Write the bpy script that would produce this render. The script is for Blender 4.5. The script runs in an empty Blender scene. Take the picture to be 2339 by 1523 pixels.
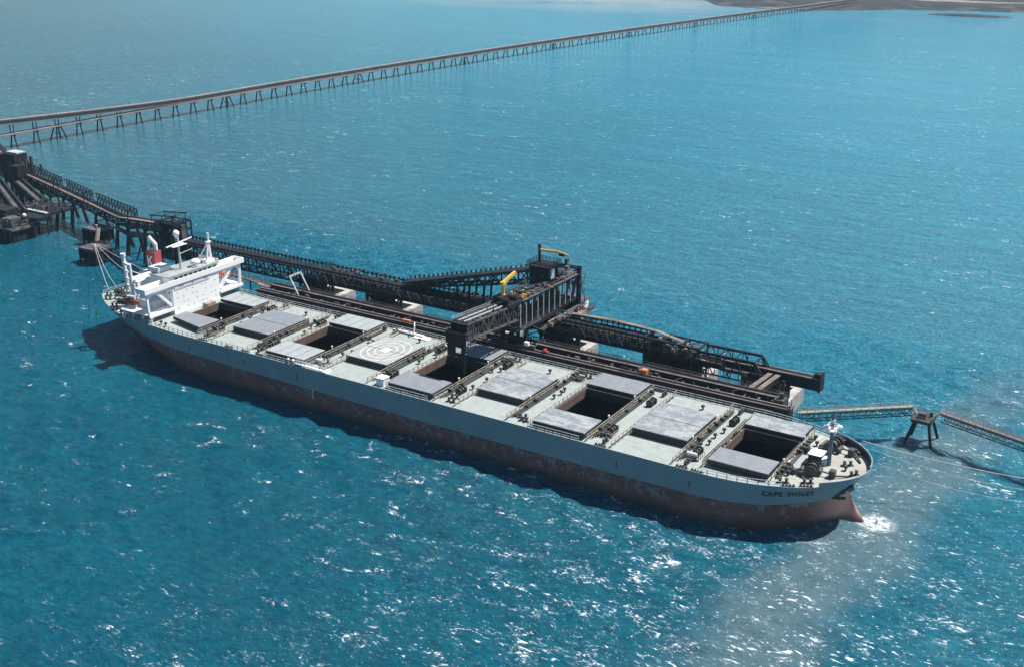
import bpy, math, random
from mathutils import Vector, Matrix
random.seed(7)
R=math.radians
sc=bpy.context.scene
col=sc.collection
# ---------------------------------------------------------------- camera
cam=bpy.data.cameras.new('camera'); co=bpy.data.objects.new('camera',cam); col.objects.link(co)
cam.sensor_width=36; cam.lens=36*2639.1/2339; cam.clip_start=1; cam.clip_end=9000
r_=Vector((0.84231685,0.53897547,-0.00278779)); u_=Vector((-0.18494917,0.29389115,0.93777492)); f_=Vector((-0.50625698,0.78938801,-0.34723254))
m=Matrix((( r_.x,u_.x,-f_.x),(r_.y,u_.y,-f_.y),(r_.z,u_.z,-f_.z)))
co.matrix_world=Matrix.Translation((185.63,-256.02,141.83))@m.to_4x4()
sc.camera=co
# ---------------------------------------------------------------- light
SUN_EL=R(57); SUN_AZ=R(35)      # azimuth from +Y towards +X
sc.world=bpy.data.worlds.new('World'); sc.world.use_nodes=True
wn=sc.world.node_tree; bg=wn.nodes['Background']; sky=wn.nodes.new('ShaderNodeTexSky')
sky.sky_type='NISHITA'; sky.sun_disc=False; sky.sun_elevation=SUN_EL; sky.sun_rotation=SUN_AZ
sky.air_density=1.0; sky.dust_density=.15; sky.ozone_density=3
wn.links.new(sky.outputs[0],bg.inputs[0]); bg.inputs[1].default_value=.055
sl=bpy.data.lights.new('sun','SUN'); sl.energy=4.9; sl.angle=R(.5); sl.color=(1,.965,.92)
so=bpy.data.objects.new('sun',sl); col.objects.link(so)
sd=Vector((math.cos(SUN_EL)*math.sin(SUN_AZ),math.cos(SUN_EL)*math.cos(SUN_AZ),math.sin(SUN_EL)))
so.rotation_euler=sd.to_track_quat('Z','Y').to_euler(); so.location=(0,0,300)
sc.view_settings.view_transform='Standard'; sc.view_settings.look='None'
sc.view_settings.exposure=.62; sc.view_settings.gamma=1
sc.cycles.max_bounces=6; sc.cycles.volume_bounces=0
# ---------------------------------------------------------------- materials
class NT:
    def __init__(s,name):
        s.m=bpy.data.materials.new(name); s.m.use_nodes=True; s.t=s.m.node_tree; s.b=s.t.nodes['Principled BSDF']
        s.out=s.t.nodes['Material Output']
    def n(s,ty,**k):
        o=s.t.nodes.new('ShaderNode'+ty)
        for a,v in k.items():
            if a.startswith('i_'): o.inputs[a[2:].replace('_',' ')].default_value=v
            else: setattr(o,a,v)
        return o
    def l(s,a,b): s.t.links.new(a,b)
    def coord(s,scale=(1,1,1),rot=(0,0,0),obj=True):
        c=s.n('NewGeometry') if not obj else s.n('TexCoord'); mp=s.n('Mapping')
        mp.inputs['Scale'].default_value=scale; mp.inputs['Rotation'].default_value=rot
        s.l(c.outputs['Position' if not obj else 'Object'],mp.inputs['Vector']); return mp.outputs[0]
    def noise(s,vec,scale,detail=4,rough=.55,dist=0):
        o=s.n('TexNoise'); o.inputs['Scale'].default_value=scale; o.inputs['Detail'].default_value=detail
        o.inputs['Roughness'].default_value=rough; o.inputs['Distortion'].default_value=dist
        s.l(vec,o.inputs['Vector']); return o.outputs['Fac']
    def ramp(s,f,stops):
        o=s.n('ValToRGB'); e=o.color_ramp.elements
        while len(e)<len(stops): e.new(.5)
        for k,(p,c) in zip(e,stops): k.position=p; k.color=(*c,1) if len(c)==3 else c
        s.l(f,o.inputs[0]); return o.outputs[0]
    def sm(s,f,a,b,c=0.,d=1.):
        o=s.n('MapRange'); o.interpolation_type='SMOOTHSTEP'
        for i,v in enumerate((a,b,c,d)): o.inputs[i+1].default_value=v
        s.l(f,o.inputs[0]); return o.outputs[0]
    def math(s,op,a,b=None):
        o=s.n('Math'); o.operation=op
        for i,v in enumerate((a,b)):
            if v is None: continue
            if isinstance(v,(int,float)): o.inputs[i].default_value=v
            else: s.l(v,o.inputs[i])
        return o.outputs[0]
    def mix(s,f,a,b):
        o=s.n('Mix'); o.data_type='RGBA'
        for k,v in ((0,f),(6,a),(7,b)):
            if isinstance(v,tuple): o.inputs[k].default_value=(*v,1) if len(v)==3 else v
            elif isinstance(v,(int,float)): o.inputs[k].default_value=v
            else: s.l(v,o.inputs[k])
        return o.outputs[2]
def S(*c): return tuple(x for x in c)
def mat(name,c,rough=.6,c2=None,scale=.6,lo=.4,hi=.65,metal=0,stretch=(1,1,1),detail=6,spec=.5,nr=.65):
    t=NT(name); t.b.inputs['Roughness'].default_value=rough; t.b.inputs['Metallic'].default_value=metal
    t.b.inputs['Specular IOR Level'].default_value=spec
    c2=c2 or tuple(x*.72 for x in c)
    f=t.noise(t.coord(stretch,obj=False),scale,detail,nr)
    t.l(t.ramp(f,[(lo,c),(hi,c2)]),t.b.inputs['Base Color']); return t.m
M={}
M['deck']=mat('deck_paint',(.32,.365,.345),.8,(.235,.24,.215),.4,.46,.70,detail=15,nr=.8)
M['foredeck']=mat('foredeck_paint',(.35,.36,.33),.8,(.34,.25,.19),.16,.5,.68)
M['cover_pale']=mat('cover_paint_pale',(.33,.36,.365),.7,(.255,.275,.27),.5,.46,.68,detail=15,nr=.78)
M['cover_grey']=mat('cover_paint_grey',(.175,.195,.225),.7,(.225,.24,.255),.5,.42,.62,stretch=(1,.5,1),detail=15,nr=.78)
M['cover_worn']=mat('cover_paint_worn',(.185,.205,.23),.7,(.33,.35,.35),.30,.47,.56,stretch=(.8,1.3,1),detail=15,nr=.78)
M['shade_and_joint']=mat('cover_side_shade_and_joint',(.022,.028,.03),.7,(.05,.045,.04),.5)  # near-black sides with shade put into the colour; also dark joints
M['coaming']=mat('coaming_rusty',(.15,.088,.068),.85,(.08,.062,.055),.35,.4,.62,stretch=(1,1,.4))
M['hold']=mat('hold_near_black',(.035,.03,.03),.95,(.02,.018,.02),.2)  # near-black hold interior
M['white']=mat('white_paint',(.86,.86,.85),.5,(.80,.80,.78),.4,.5,.8)
M['offwhite']=mat('white_paint_shaded',(.62,.66,.70),.5,(.54,.58,.62),.5)  # bluish copy of the white with shade mixed into the colour
M['roof']=mat('house_top_green_grey',(.30,.335,.31),.85,(.24,.265,.25),.6)
M['dark']=mat('dark_fittings',(.035,.045,.045),.6,(.07,.06,.05),1.2)
M['pipe']=mat('pipe_brown',(.20,.17,.13),.65,(.40,.33,.25),.7,.4,.6)
M['rail']=mat('railing_pale',(.50,.54,.54),.6,(.30,.33,.33),.8)
M['glass']=mat('window_glass',(.015,.02,.025),.1,(.03,.03,.035),.5)
M['red']=mat('funnel_red',(.42,.065,.07),.6,(.34,.06,.06),.6)
M['orange']=mat('lifeboat_orange',(.75,.22,.10),.5,(.60,.20,.10),.6)
M['boatred']=mat('lifeboat_cover_red',(.16,.05,.035),.7,(.12,.035,.03),.6)
M['yellow']=mat('crane_yellow',(.75,.46,.06),.5,(.60,.36,.07),.7)
M['steel']=mat('loader_steel_sooty',(.010,.014,.021),.75,(.042,.038,.036),.35,.48,.68,spec=.2)
M['steel_lt']=mat('loader_steel_dusty',(.11,.10,.10),.8,(.03,.032,.038),.3,.45,.62)
M['ore']=mat('ore_dust_deck',(.30,.23,.20),.9,(.17,.14,.13),.35,.42,.62)
M['beam']=mat('wharf_girder_brown',(.036,.030,.031),.8,(.02,.021,.025),.3,spec=.2)
M['railtop']=mat('wharf_rail_dusty',(.22,.165,.14),.8,(.11,.09,.085),.25,.4,.6)
M['concrete']=mat('caisson_concrete',(.46,.43,.40),.9,(.30,.27,.25),.2,.42,.66,stretch=(1,1,.5))
M['concrete_dk']=mat('caisson_concrete_wet',(.05,.048,.05),.9,(.09,.08,.075),.2)
M['bridge']=mat('jetty_grey',(.25,.205,.185),.85,(.17,.145,.135),.1)
M['pile']=mat('pile_steel',(.018,.026,.034),.8,(.034,.034,.036),.4,spec=.2)
M['rope']=mat('rope_pale',(.62,.62,.58),.9)
M['walk']=mat('catwalk_olive',(.34,.36,.29),.8,(.24,.25,.21),.6)
M['mark']=mat('helideck_paint',(.74,.66,.50),.7,(.62,.55,.42),.8)
M['mastblue']=mat('mast_blue_grey',(.13,.19,.28),.6,(.10,.14,.2),.6)
M['shade_paint']=mat('painted_shade_dark',(.02,.028,.03),.8,(.035,.035,.03),.6)  # shade painted near-black, for the bulwark inside and foredeck house
M['lettering']=mat('lettering_black',(.02,.025,.03),.6)
M['cable']=mat('draught_mark_blue',(.45,.68,.80),.6)
# hull: grey-blue over worn red boot-topping, split on height
t=NT('hull_paint'); g=t.n('NewGeometry'); sp=t.n('SeparateXYZ'); t.l(g.outputs['Position'],sp.inputs[0])
x,y,z=sp.outputs
v=t.coord((1,1,1),obj=False); vs=t.coord((.9,.9,.07),obj=False); vh=t.coord((.35,.35,1.5),obj=False)
xx=t.math('DIVIDE',t.math('SUBTRACT',x,10.),110.)
bz=t.math('ADD',t.math('MULTIPLY',t.math('MULTIPLY',xx,xx),1.35),6.2)
split=t.sm(t.math('SUBTRACT',z,bz),-.06,.06)
n1=t.noise(v,.12,6,.6); n2=t.noise(vs,.5,6,.6); n3=t.noise(v,.55,9,.72); n4=t.noise(vh,.25,5)
grey=t.mix(t.sm(n1,.35,.7),(.185,.285,.325),(.225,.33,.36))
grey=t.mix(t.sm(n2,.58,.74,0,.30),grey,(.11,.13,.14))
rs=t.noise(t.coord((1.6,1.6,.05),obj=False),.5,4,.6)
smd=t.noise(v,.30,8,.75)
grey=t.mix(t.math('MULTIPLY',t.sm(smd,.53,.66,0,.38),t.sm(n1,.40,.55)),grey,(.10,.15,.18))
grey=t.mix(t.math('MULTIPLY',t.sm(rs,.66,.74,0,.4),t.sm(n1,.45,.6)),grey,(.16,.11,.08))
sx=t.math('PINGPONG',x,6.2); sz=t.math('PINGPONG',t.math('SUBTRACT',z,.9),2.6)
seam=t.math('MAXIMUM',t.sm(sx,0,.09,1,0),t.sm(sz,0,.07,1,0))
grey=t.mix(t.math('MULTIPLY',seam,.28),grey,(.07,.11,.14))
red=t.mix(t.sm(n4,.35,.7),(.205,.088,.078),(.145,.072,.068))
chalk=t.math('MULTIPLY',t.sm(n3,.50,.56),t.sm(n1,.42,.54,.10,.9))
chalk=t.math('MULTIPLY',chalk,t.sm(t.math('SUBTRACT',bz,z),4.6,2.2,.25,1))
red=t.mix(chalk,red,(.27,.235,.245))
scr=t.noise(t.coord((1.3,1.3,.12),obj=False),.45,5,.7)
red=t.mix(t.math('MULTIPLY',t.sm(scr,.56,.64,0,.8),t.sm(n1,.48,.60)),red,(.06,.06,.07))
red=t.mix(t.sm(x,111,119.5),red,(.68,.31,.24))
red=t.mix(t.math('MULTIPLY',seam,.3),red,(.05,.04,.04))
red=t.mix(t.sm(n2,.6,.7,0,.55),red,(.08,.07,.07))
red=t.mix(t.math('MULTIPLY',t.sm(z,0.4,2.6,.85,0.),1.),red,(.05,.05,.05))
c=t.mix(split,red,grey)
t.l(c,t.b.inputs['Base Color']); t.b.inputs['Roughness'].default_value=.55
bm_=t.n('Bump'); bm_.inputs['Strength'].default_value=.15; bm_.inputs['Distance'].default_value=.3
t.l(n1,bm_.inputs['Height']); t.l(bm_.outputs[0],t.b.inputs['Normal'])
M['hull']=t.m
# sea
t=NT('sea_water'); g=t.n('NewGeometry'); sp=t.n('SeparateXYZ'); t.l(g.outputs['Position'],sp.inputs[0]); x,y,z=sp.outputs
RZ=(0,0,-R(32.6))
v0=t.coord((1,1,1),obj=False); va=t.coord((.55,1.25,1),RZ,obj=False); vb=t.coord((.7,1.15,1),(0,0,-R(50)),obj=False)
big=t.noise(v0,.006,3); mid=t.noise(va,.03,4); 
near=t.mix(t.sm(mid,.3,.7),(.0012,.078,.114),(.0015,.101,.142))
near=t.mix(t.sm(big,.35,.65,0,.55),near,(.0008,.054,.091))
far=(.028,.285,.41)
# paler towards the shore: shallower water, with distance haze painted in
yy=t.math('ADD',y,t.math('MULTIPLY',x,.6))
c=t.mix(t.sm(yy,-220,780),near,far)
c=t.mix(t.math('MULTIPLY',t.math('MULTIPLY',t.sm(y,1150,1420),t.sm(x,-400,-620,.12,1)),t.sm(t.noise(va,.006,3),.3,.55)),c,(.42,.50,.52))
rip=t.noise(va,.55,6,.75)
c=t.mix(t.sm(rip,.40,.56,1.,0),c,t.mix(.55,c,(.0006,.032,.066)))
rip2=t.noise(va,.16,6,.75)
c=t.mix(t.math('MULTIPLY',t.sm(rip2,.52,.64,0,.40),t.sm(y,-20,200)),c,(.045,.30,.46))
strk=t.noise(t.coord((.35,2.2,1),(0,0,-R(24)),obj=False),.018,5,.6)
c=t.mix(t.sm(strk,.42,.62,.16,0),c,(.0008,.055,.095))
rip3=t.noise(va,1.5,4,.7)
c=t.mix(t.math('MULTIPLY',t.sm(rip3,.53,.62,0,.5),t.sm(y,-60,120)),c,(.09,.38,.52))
# greyer streak across the water off the bow
px=t.math('SUBTRACT',x,t.math('ADD',t.math('MULTIPLY',t.math('ADD',y,13.),.11),124.))
wob=t.math('MULTIPLY',t.math('SUBTRACT',t.noise(v0,.035,4),.5),30.)
px=t.math('ABSOLUTE',t.math('ADD',px,wob))
pl=t.math('MULTIPLY',t.sm(px,3,18,1,0),t.sm(y,170,40,0,1))
c=t.mix(t.math('MULTIPLY',pl,.72),c,(.10,.155,.17))
# whitecaps and streaky foam; sun glints painted in as white specks
fa=t.noise(vb,.17,4,.6,.5); fb=t.noise(vb,1.0,7,.74,.6); fc=t.noise(va,.9,6,.75,.8); patch=t.noise(v0,.014,2)
dens=t.math('ADD',t.sm(y,20,-30,0,1),0)
dens=t.math('MULTIPLY',dens,t.sm(t.math('SUBTRACT',x,t.math('MULTIPLY',y,.0)),-70,90,.35,1))
bw=t.math('MULTIPLY',t.math('SUBTRACT',1.0,dens),1.0)
thr=t.math('ADD',t.math('MULTIPLY',fa,1.0),t.math('MULTIPLY',patch,.26))
thr=t.math('ADD',thr,t.math('ADD',t.math('MULTIPLY',dens,.075),t.sm(y,60,260,0,.03)))
surf=t.math('MULTIPLY',t.math('MULTIPLY',t.sm(y,1330,1400),t.sm(t.noise(v0,.05,4),.52,.62)),.6)
caps=t.math('MULTIPLY',t.sm(thr,.775,.86),t.sm(fb,.52,.61))
lace=t.math('MULTIPLY',t.sm(fc,.56,.68,0,.5),t.math('MULTIPLY',dens,t.sm(thr,.64,.76)))
vc=t.coord((.42,1.35,1),(0,0,-R(72)),obj=False)
fd=t.noise(vc,.75,5,.68,.3); fe=t.noise(vc,.085,3,.5)
right=t.math('MULTIPLY',t.sm(t.math('ADD',x,t.math('MULTIPLY',y,-.35)),40,125),t.sm(y,260,40))
dash=t.math('MULTIPLY',t.sm(t.math('ADD',fd,t.math('MULTIPLY',fe,.34)),.795,.875),right)
glint=t.math('MULTIPLY',t.sm(t.noise(vc,2.0,3,.6),.66,.715,0,.85),t.sm(t.math('ADD',x,t.math('MULTIPLY',y,-.12)),10,110))
foam_glint=t.math('MINIMUM',t.math('ADD',t.math('ADD',caps,lace),t.math('MAXIMUM',dash,glint)),1.0)
# wash round the stem
dx=t.math('SUBTRACT',x,126.0); dy=t.math('SUBTRACT',y,1.5)
dd=t.math('SQRT',t.math('ADD',t.math('MULTIPLY',dx,dx),t.math('MULTIPLY',t.math('MULTIPLY',dy,dy),1.6)))
wash=t.math('MULTIPLY',t.sm(dd,1.5,6.5,1,0),t.sm(fb,.40,.58))
foam_glint=t.math('MINIMUM',t.math('ADD',foam_glint,wash),1.0)
c=t.mix(foam_glint,c,(.84,.89,.90))
t.l(c,t.b.inputs['Base Color'])
t.l(t.sm(foam_glint,0,1,.07,.8),t.b.inputs['Roughness']); t.b.inputs['IOR'].default_value=1.33; t.l(t.sm(y,-100,450,.26,.06),t.b.inputs['Specular IOR Level'])
inn=t.math('MULTIPLY',t.math('MULTIPLY',t.sm(x,-250,-210),t.sm(x,270,230)),t.math('MULTIPLY',t.sm(y,-190,-150),t.sm(y,140,100)))
farw=t.math('SUBTRACT',1.0,inn)
h=t.math('MULTIPLY',t.math('ADD',t.math('MULTIPLY',t.noise(va,.10,3,.5),2.2),t.math('MULTIPLY',t.noise(vb,.42,4,.6),1.0)),t.math('ADD',t.math('MULTIPLY',farw,.75),.25))
h=t.math('ADD',h,t.math('MULTIPLY',t.noise(va,1.3,5,.7),.50))
bp=t.n('Bump'); bp.inputs['Strength'].default_value=1.; bp.inputs['Distance'].default_value=1.0
t.l(h,bp.inputs['Height']); t.l(bp.outputs[0],t.b.inputs['Normal'])
M['sea']=t.m
t=NT('coast_land'); v=t.coord(obj=False); n=t.noise(v,.02,8,.7); n2=t.noise(t.coord((.25,1.6,1),obj=False),.012,5)
c=t.ramp(n,[(.42,(.035,.025,.024)),(.49,(.004,.008,.006)),(.53,(.006,.010,.008)),(.60,(.075,.055,.046))])
c=t.mix(t.sm(n2,.62,.70),c,(.24,.20,.19)); t.l(c,t.b.inputs['Base Color']); t.b.inputs['Roughness'].default_value=1; M['land']=t.m
t=NT('haze_air'); t.t.nodes.remove(t.b); pv=t.n('VolumePrincipled'); pv.inputs['Color'].default_value=(.50,.80,1,1)
pv.inputs['Density'].default_value=.00007; pv.inputs['Anisotropy'].default_value=.3; t.l(pv.outputs[0],t.out.inputs['Volume']); M['haze']=t.m
# ---------------------------------------------------------------- mesh helpers
class MB:
    def __init__(s): s.v=[]; s.f=[]
    def add(s,vs,fs):
        k=len(s.v); s.v+= [tuple(a) for a in vs]; s.f+=[tuple(i+k for i in f) for f in fs]; return s
    def hexa(s,p): return s.add(p,[(3,2,1,0),(4,5,6,7),(0,1,5,4),(1,2,6,5),(2,3,7,6),(3,0,4,7)])
    def box(s,x0,x1,y0,y1,z0,z1):
        return s.hexa([(x0,y0,z0),(x1,y0,z0),(x1,y1,z0),(x0,y1,z0),(x0,y0,z1),(x1,y0,z1),(x1,y1,z1),(x0,y1,z1)])
    def beam(s,a,b,w,h=None):
        h=h or w; a=Vector(a); b=Vector(b); d=b-a
        if d.length<1e-6: return s
        d.normalize(); up=Vector((0,0,1)) if abs(d.z)<.95 else Vector((0,1,0))
        r=d.cross(up).normalized(); u=r.cross(d)
        q=[]
        for p in (a,b): q+=[p-r*w/2-u*h/2,p+r*w/2-u*h/2,p+r*w/2+u*h/2,p-r*w/2+u*h/2]
        return s.hexa(q)
    def tube(s,a,b,r,n=8,r2=None,cap=True):
        a=Vector(a); b=Vector(b); d=(b-a).normalized(); up=Vector((0,0,1)) if abs(d.z)<.95 else Vector((1,0,0))
        x=d.cross(up).normalized(); y=x.cross(d); r2=r if r2 is None else r2
        vs=[p+(x*math.cos(2*math.pi*i/n)+y*math.sin(2*math.pi*i/n))*q for p,q in((a,r),(b,r2)) for i in range(n)]
        fs=[(i,(i+1)%n,n+(i+1)%n,n+i) for i in range(n)]
        if cap: fs+=[tuple(range(n))[::-1],tuple(range(n,2*n))]
        return s.add(vs,fs)
    def ball(s,c,rx,ry=None,rz=None,n=12,k=8):
        ry=ry or rx; rz=rz or rx; vs=[];fs=[]
        for j in range(k+1):
            t=math.pi*j/k
            for i in range(n): vs.append((c[0]+rx*math.sin(t)*math.cos(2*math.pi*i/n),c[1]+ry*math.sin(t)*math.sin(2*math.pi*i/n),c[2]+rz*math.cos(t)))
        for j in range(k):
            for i in range(n): fs.append((j*n+i,(j+1)*n+i,(j+1)*n+(i+1)%n,j*n+(i+1)%n))
        return s.add(vs,fs)
    def prism(s,pts,z0,z1):
        n=len(pts); return s.add([(a,b,z0) for a,b in pts]+[(a,b,z1) for a,b in pts],
            [tuple(range(n))[::-1],tuple(range(n,2*n))]+[(i,(i+1)%n,n+(i+1)%n,n+i) for i in range(n)])
    def truss(s,a,b,w,h,n,t=.35,sides=True,top=True,bottom=True,h2=None,cross=False,chord=None):
        """lattice box girder: a,b = bottom centre line ends, w across, h up (h2 at b)"""
        a=Vector(a); b=Vector(b); d=(b-a); r=Vector((d.y,-d.x,0)).normalized()*w/2; h2=h if h2 is None else h2; ch=chord or t*1.35
        P=[]
        for i in range(n+1):
            c=a+d*i/n; hh=Vector((0,0,h+(h2-h)*i/n)); P.append((c+r,c-r,c-r+hh,c+r+hh))
        for k in range(4): s.beam(P[0][k],P[n][k],ch)
        for i in range(n+1):
            q=P[i]
            for k in range(4): s.beam(q[k],q[(k+1)%4],t*.8)
            if i<n:
                q2=P[i+1]; e=i%2
                for (k,l) in ((0,3),(1,2)):
                    if sides:
                        s.beam(*( (q[k],q2[l]) if e==0 or cross else (q[l],q2[k])),t*.75)
                        if cross: s.beam(q[l],q2[k],t*.75)
                if top: s.beam(*((q[2],q2[3]) if e else (q[3],q2[2])),t*.6)
                if bottom: s.beam(*((q[0],q2[1]) if e else (q[1],q2[0])),t*.6)
        return s
    def railing(s,pts,h=1.1,step=2.,t=.09,bars=2):
        for a,b in zip(pts,pts[1:]):
            a=Vector(a); b=Vector(b); n=max(1,round((b-a).length/step))
            for k in range(bars): s.beam(a+Vector((0,0,h*(k+1)/bars)),b+Vector((0,0,h*(k+1)/bars)),t)
            for i in range(n+1):
                c=a+(b-a)*i/n; s.beam(c,c+Vector((0,0,h)),t)
        return s
    def build(s,name,mt,parent=None,loc=None,smooth=False,rot=None):
        """loc given: vertices are local to loc (world point); otherwise vertices are world points"""
        o0=Vector(parent['org']) if parent is not None and 'org' in parent else Vector((0,0,0))
        me=bpy.data.meshes.new(name)
        if loc is None: me.from_pydata([tuple(Vector(q)-o0) for q in s.v],[],s.f)
        else: me.from_pydata(s.v,[],s.f)
        mts=mt if isinstance(mt,list) else [mt]
        for q in mts: me.materials.append(M[q])
        me.update()
        if smooth:
            for p in me.polygons: p.use_smooth=True
        o=bpy.data.objects.new(name,me); col.objects.link(o)
        if parent is not None: o.parent=parent; o['org']=tuple(o0) if loc is None else tuple(loc)
        if loc is not None: o.location=Vector(loc)-o0
        if rot is not None: o.rotation_euler=rot
        return o
def thing(name,label,cat,loc=(0,0,0),group=None):
    o=bpy.data.objects.new(name,None); col.objects.link(o); o.location=loc; o['org']=tuple(loc)
    o['label']=label; o['category']=cat
    if group: o['group']=group
    return o
def tag(o,label,cat,group=None):
    o['label']=label; o['category']=cat
    if group: o['group']=group
    return o
def recentre(o):
    vs=o.data.vertices; c=sum((v.co for v in vs),Vector())/len(vs); c.z=min(v.co.z for v in vs)
    for v in vs: v.co-=c
    o.location=c; return o
def copy_part(o,loc,parent,rot=None):
    c=o.copy(); col.objects.link(c); c.parent=parent; c.location=Vector(loc)-Vector(parent['org'])
    if rot is not None: c.rotation_euler=rot
    return c
def sst(a,b,x):
    t=min(1,max(0,(x-a)/(b-a))); return t*t*(3-2*t)
def lerp(a,b,t): return a+(b-a)*t
# ---------------------------------------------------------------- setting
import numpy as np
rng=np.random.default_rng(3)
X0,X1,Y0,Y1,ST=-250.,270.,-190.,140.,.85
gx=np.arange(X0,X1+.01,ST); gy=np.arange(Y0,Y1+.01,ST); GX_,GY_=np.meshgrid(gx,gy,indexing='ij'); Z=np.zeros_like(GX_)
for k in range(70):
    lam=2.6*(16/2.6)**rng.random(); th=math.radians(122.6)+rng.normal(0,.55); kk=2*math.pi/lam
    a=.0115*lam**1.0*rng.random(); ph=rng.random()*6.283
    Z+=a*np.sin(kk*(GX_*math.cos(th)+GY_*math.sin(th))+ph)
fade=np.minimum(np.minimum((GX_-X0)/40,(GX_[-1,0]-GX_)/40),np.minimum((GY_-Y0)/40,(GY_[0,-1]-GY_)/40)).clip(0,1)
env=.75+.35*np.sin(GX_*.021+1)*np.sin(GY_*.027+2)
Z=Z*fade*env; Z=Z+.22*np.maximum(Z,0)
nx_,ny_=Z.shape; XE,YE=float(gx[-1]),float(gy[-1])
co_=np.stack([GX_,GY_,Z],-1).reshape(-1,3)
I=np.arange(nx_*ny_).reshape(nx_,ny_); F_=np.stack([I[:-1,:-1],I[1:,:-1],I[1:,1:],I[:-1,1:]],-1).reshape(-1,4)
out=[(-4500,-1500),(X0,-1500),(XE,-1500),(3000,-1500),(-4500,Y0),(3000,Y0),(-4500,YE),(3000,YE),(-4500,6500),(X0,6500),(XE,6500),(3000,6500)]
n0=len(co_); co_=np.concatenate([co_,np.array([(a,b,0) for a,b in out])])
c00,c10,c11,c01=int(I[0,0]),int(I[-1,0]),int(I[-1,-1]),int(I[0,-1]); q=lambda k:n0+k
sf=F_.tolist()+[[q(0),q(1),c00,q(4)],[q(1),q(2),c10,c00],[q(2),q(3),q(5),c10],[q(4),c00,c01,q(6)],[c10,q(5),q(7),c11],[q(6),c01,q(9),q(8)],[c01,c11,q(10),q(9)],[c11,q(7),q(11),q(10)]]
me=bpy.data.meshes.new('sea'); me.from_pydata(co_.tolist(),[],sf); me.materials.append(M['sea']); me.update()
me.polygons.foreach_set('use_smooth',[True]*len(me.polygons))
o=bpy.data.objects.new('sea',me); col.objects.link(o); o['kind']='structure'
# coast
shore=[(-1400,1720),(-1000,1660),(-780,1640),(-683,1560),(-630,1533),(-577,1500),(-519,1426),(-444,1407),(-386,1404),(-319,1446),(-271,1491),(-206,1513),(-119,1525),(-26,1570),(150,1560),(400,1660),(1400,1900)]
def shore_y(x):
    for (x0,y0),(x1,y1) in zip(shore,shore[1:]):
        if x0<=x<=x1: return lerp(y0,y1,(x-x0)/(x1-x0))
    return 2000
from mathutils import noise as mn
NX,NY=260,70; vs=[];fs=[]
for i in range(NX+1):
    x=-1400+2800*i/NX
    ys=shore_y(x)+12*mn.noise(Vector((x*.02,0,0)))+7*mn.noise(Vector((x*.07,3,0)))
    for j in range(NY+1):
        d=(j/NY)**2*2600-6
        hgt=-1.0 if j==0 else .3+min(d*.02,5)+3.0*min(1,d/60)*max(0,mn.noise(Vector((x*.012,d*.012,1)))+.3)+min(1,d/30)*.8*mn.noise(Vector((x*.06,d*.06,5)))
        vs.append((x,ys+d,hgt))
for i in range(NX):
    for j in range(NY): k=i*(NY+1)+j; fs.append((k,k+NY+1,k+NY+2,k+1))
o=MB().add(vs,fs).build('coast','land',smooth=True); o['kind']='structure'
# low reef islet off the coast
vs=[];fs=[];n=40
rings=[(0,2.2),(.5,1.8),(.8,1.2),(1,-.4)]
for (q,zz) in rings:
    for i in range(n):
        a=2*math.pi*i/n; w=1+.35*mn.noise(Vector((math.cos(a)*1.5,math.sin(a)*1.5,2)))
        vs.append((-165+55*q*w*math.cos(a),1432+17*q*w*math.sin(a),zz))
for r0 in range(3):
    for i in range(n): fs.append((r0*n+i,(r0+1)*n+i,(r0+1)*n+(i+1)%n,r0*n+(i+1)%n))
o=MB().add(vs,fs).build('reef_islet','land',smooth=True); o['kind']='structure'
# haze
hz=MB(); hz.box(-4400,2900,-1400,6400,-2,165)
o=hz.build('haze','haze'); o['kind']='stuff'

# ---------------------------------------------------------------- ship
ship=thing('bulk_carrier','large bulk carrier with grey and worn red hull, berthed with five holds open','ship',(0,0,0))
DZ=12.8
def off(x): return 1.5*sst(-88,-118,x)+.5*sst(-120,-147,x)+1.0*sst(98,122,x)
def stemx(z):
    P=[(-3,124.0),(-.3,123.5),(2.2,121.6),(4.8,120),(6.4,119.3),(8.3,119.7),(11,121),(12.8,123.4),(14.4,124.6)]
    for (a,b),(c,d) in zip(P,P[1:]):
        if a<=z<=c: return lerp(b,d,(z-a)/(c-a))
    return P[0][1] if z<-3 else P[-1][1]
def hb(x,z):
    zt=min(1,max(0,z/DZ))
    if x>88:
        xm=stemx(max(z,6.4)) if z>6.4 else 119.3
        t=(x-88)/(xm-88)
        main=20.8*max(0,1-t**lerp(2.0,2.0,zt))**lerp(.85,.5,zt) if t<1 else 0
        b=0
        if z<6.2:
            xs=stemx(z); wb=lerp(.35,3.6,min(1,max(0,(6.2-z)/7.5))**1.2); tb=max(0,(x-108)/(xs-108))
            b=wb*math.sqrt(max(0,1-tb**2.2))
        return max(main,b)
    if x<-80:
        q=lerp(.96,.60,zt); xs=lerp(-80,-105,zt); xa=lerp(-136,-147.5,zt**.8); e=lerp(2.1,2.6,zt)
        s=max(0,(xs-x)/(xs-xa)); 
        return 20.8*max(0.02,1-q*min(1,s)**e)
    return 20.8
ZL=[-2.5,-.5,.8,2,3.2,4.4,5.4,6.3,7.2,8.2,9.4,10.6,11.7,12.8]
NU=150
def ux(u,z):
    xa=lerp(-136,-147.5,min(1,max(0,z/DZ))**.8); xf=stemx(z)
    # dense at both ends
    if u<.25: return lerp(xa,-78,1-(1-u/.25)**1.6)
    if u<.55: return lerp(-78,86,(u-.25)/.3)
    return lerp(86,xf,1-(1-(u-.55)/.45)**2.2)
vs=[];fs=[]
for sgn in(-1,1):
    for z in ZL:
        for i in range(NU+1):
            x=ux(i/NU,z); y=hb(x,z) if i<NU else 0
            vs.append((x,sgn*y+off(x),z))
W=NU+1;L=len(ZL)
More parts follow.
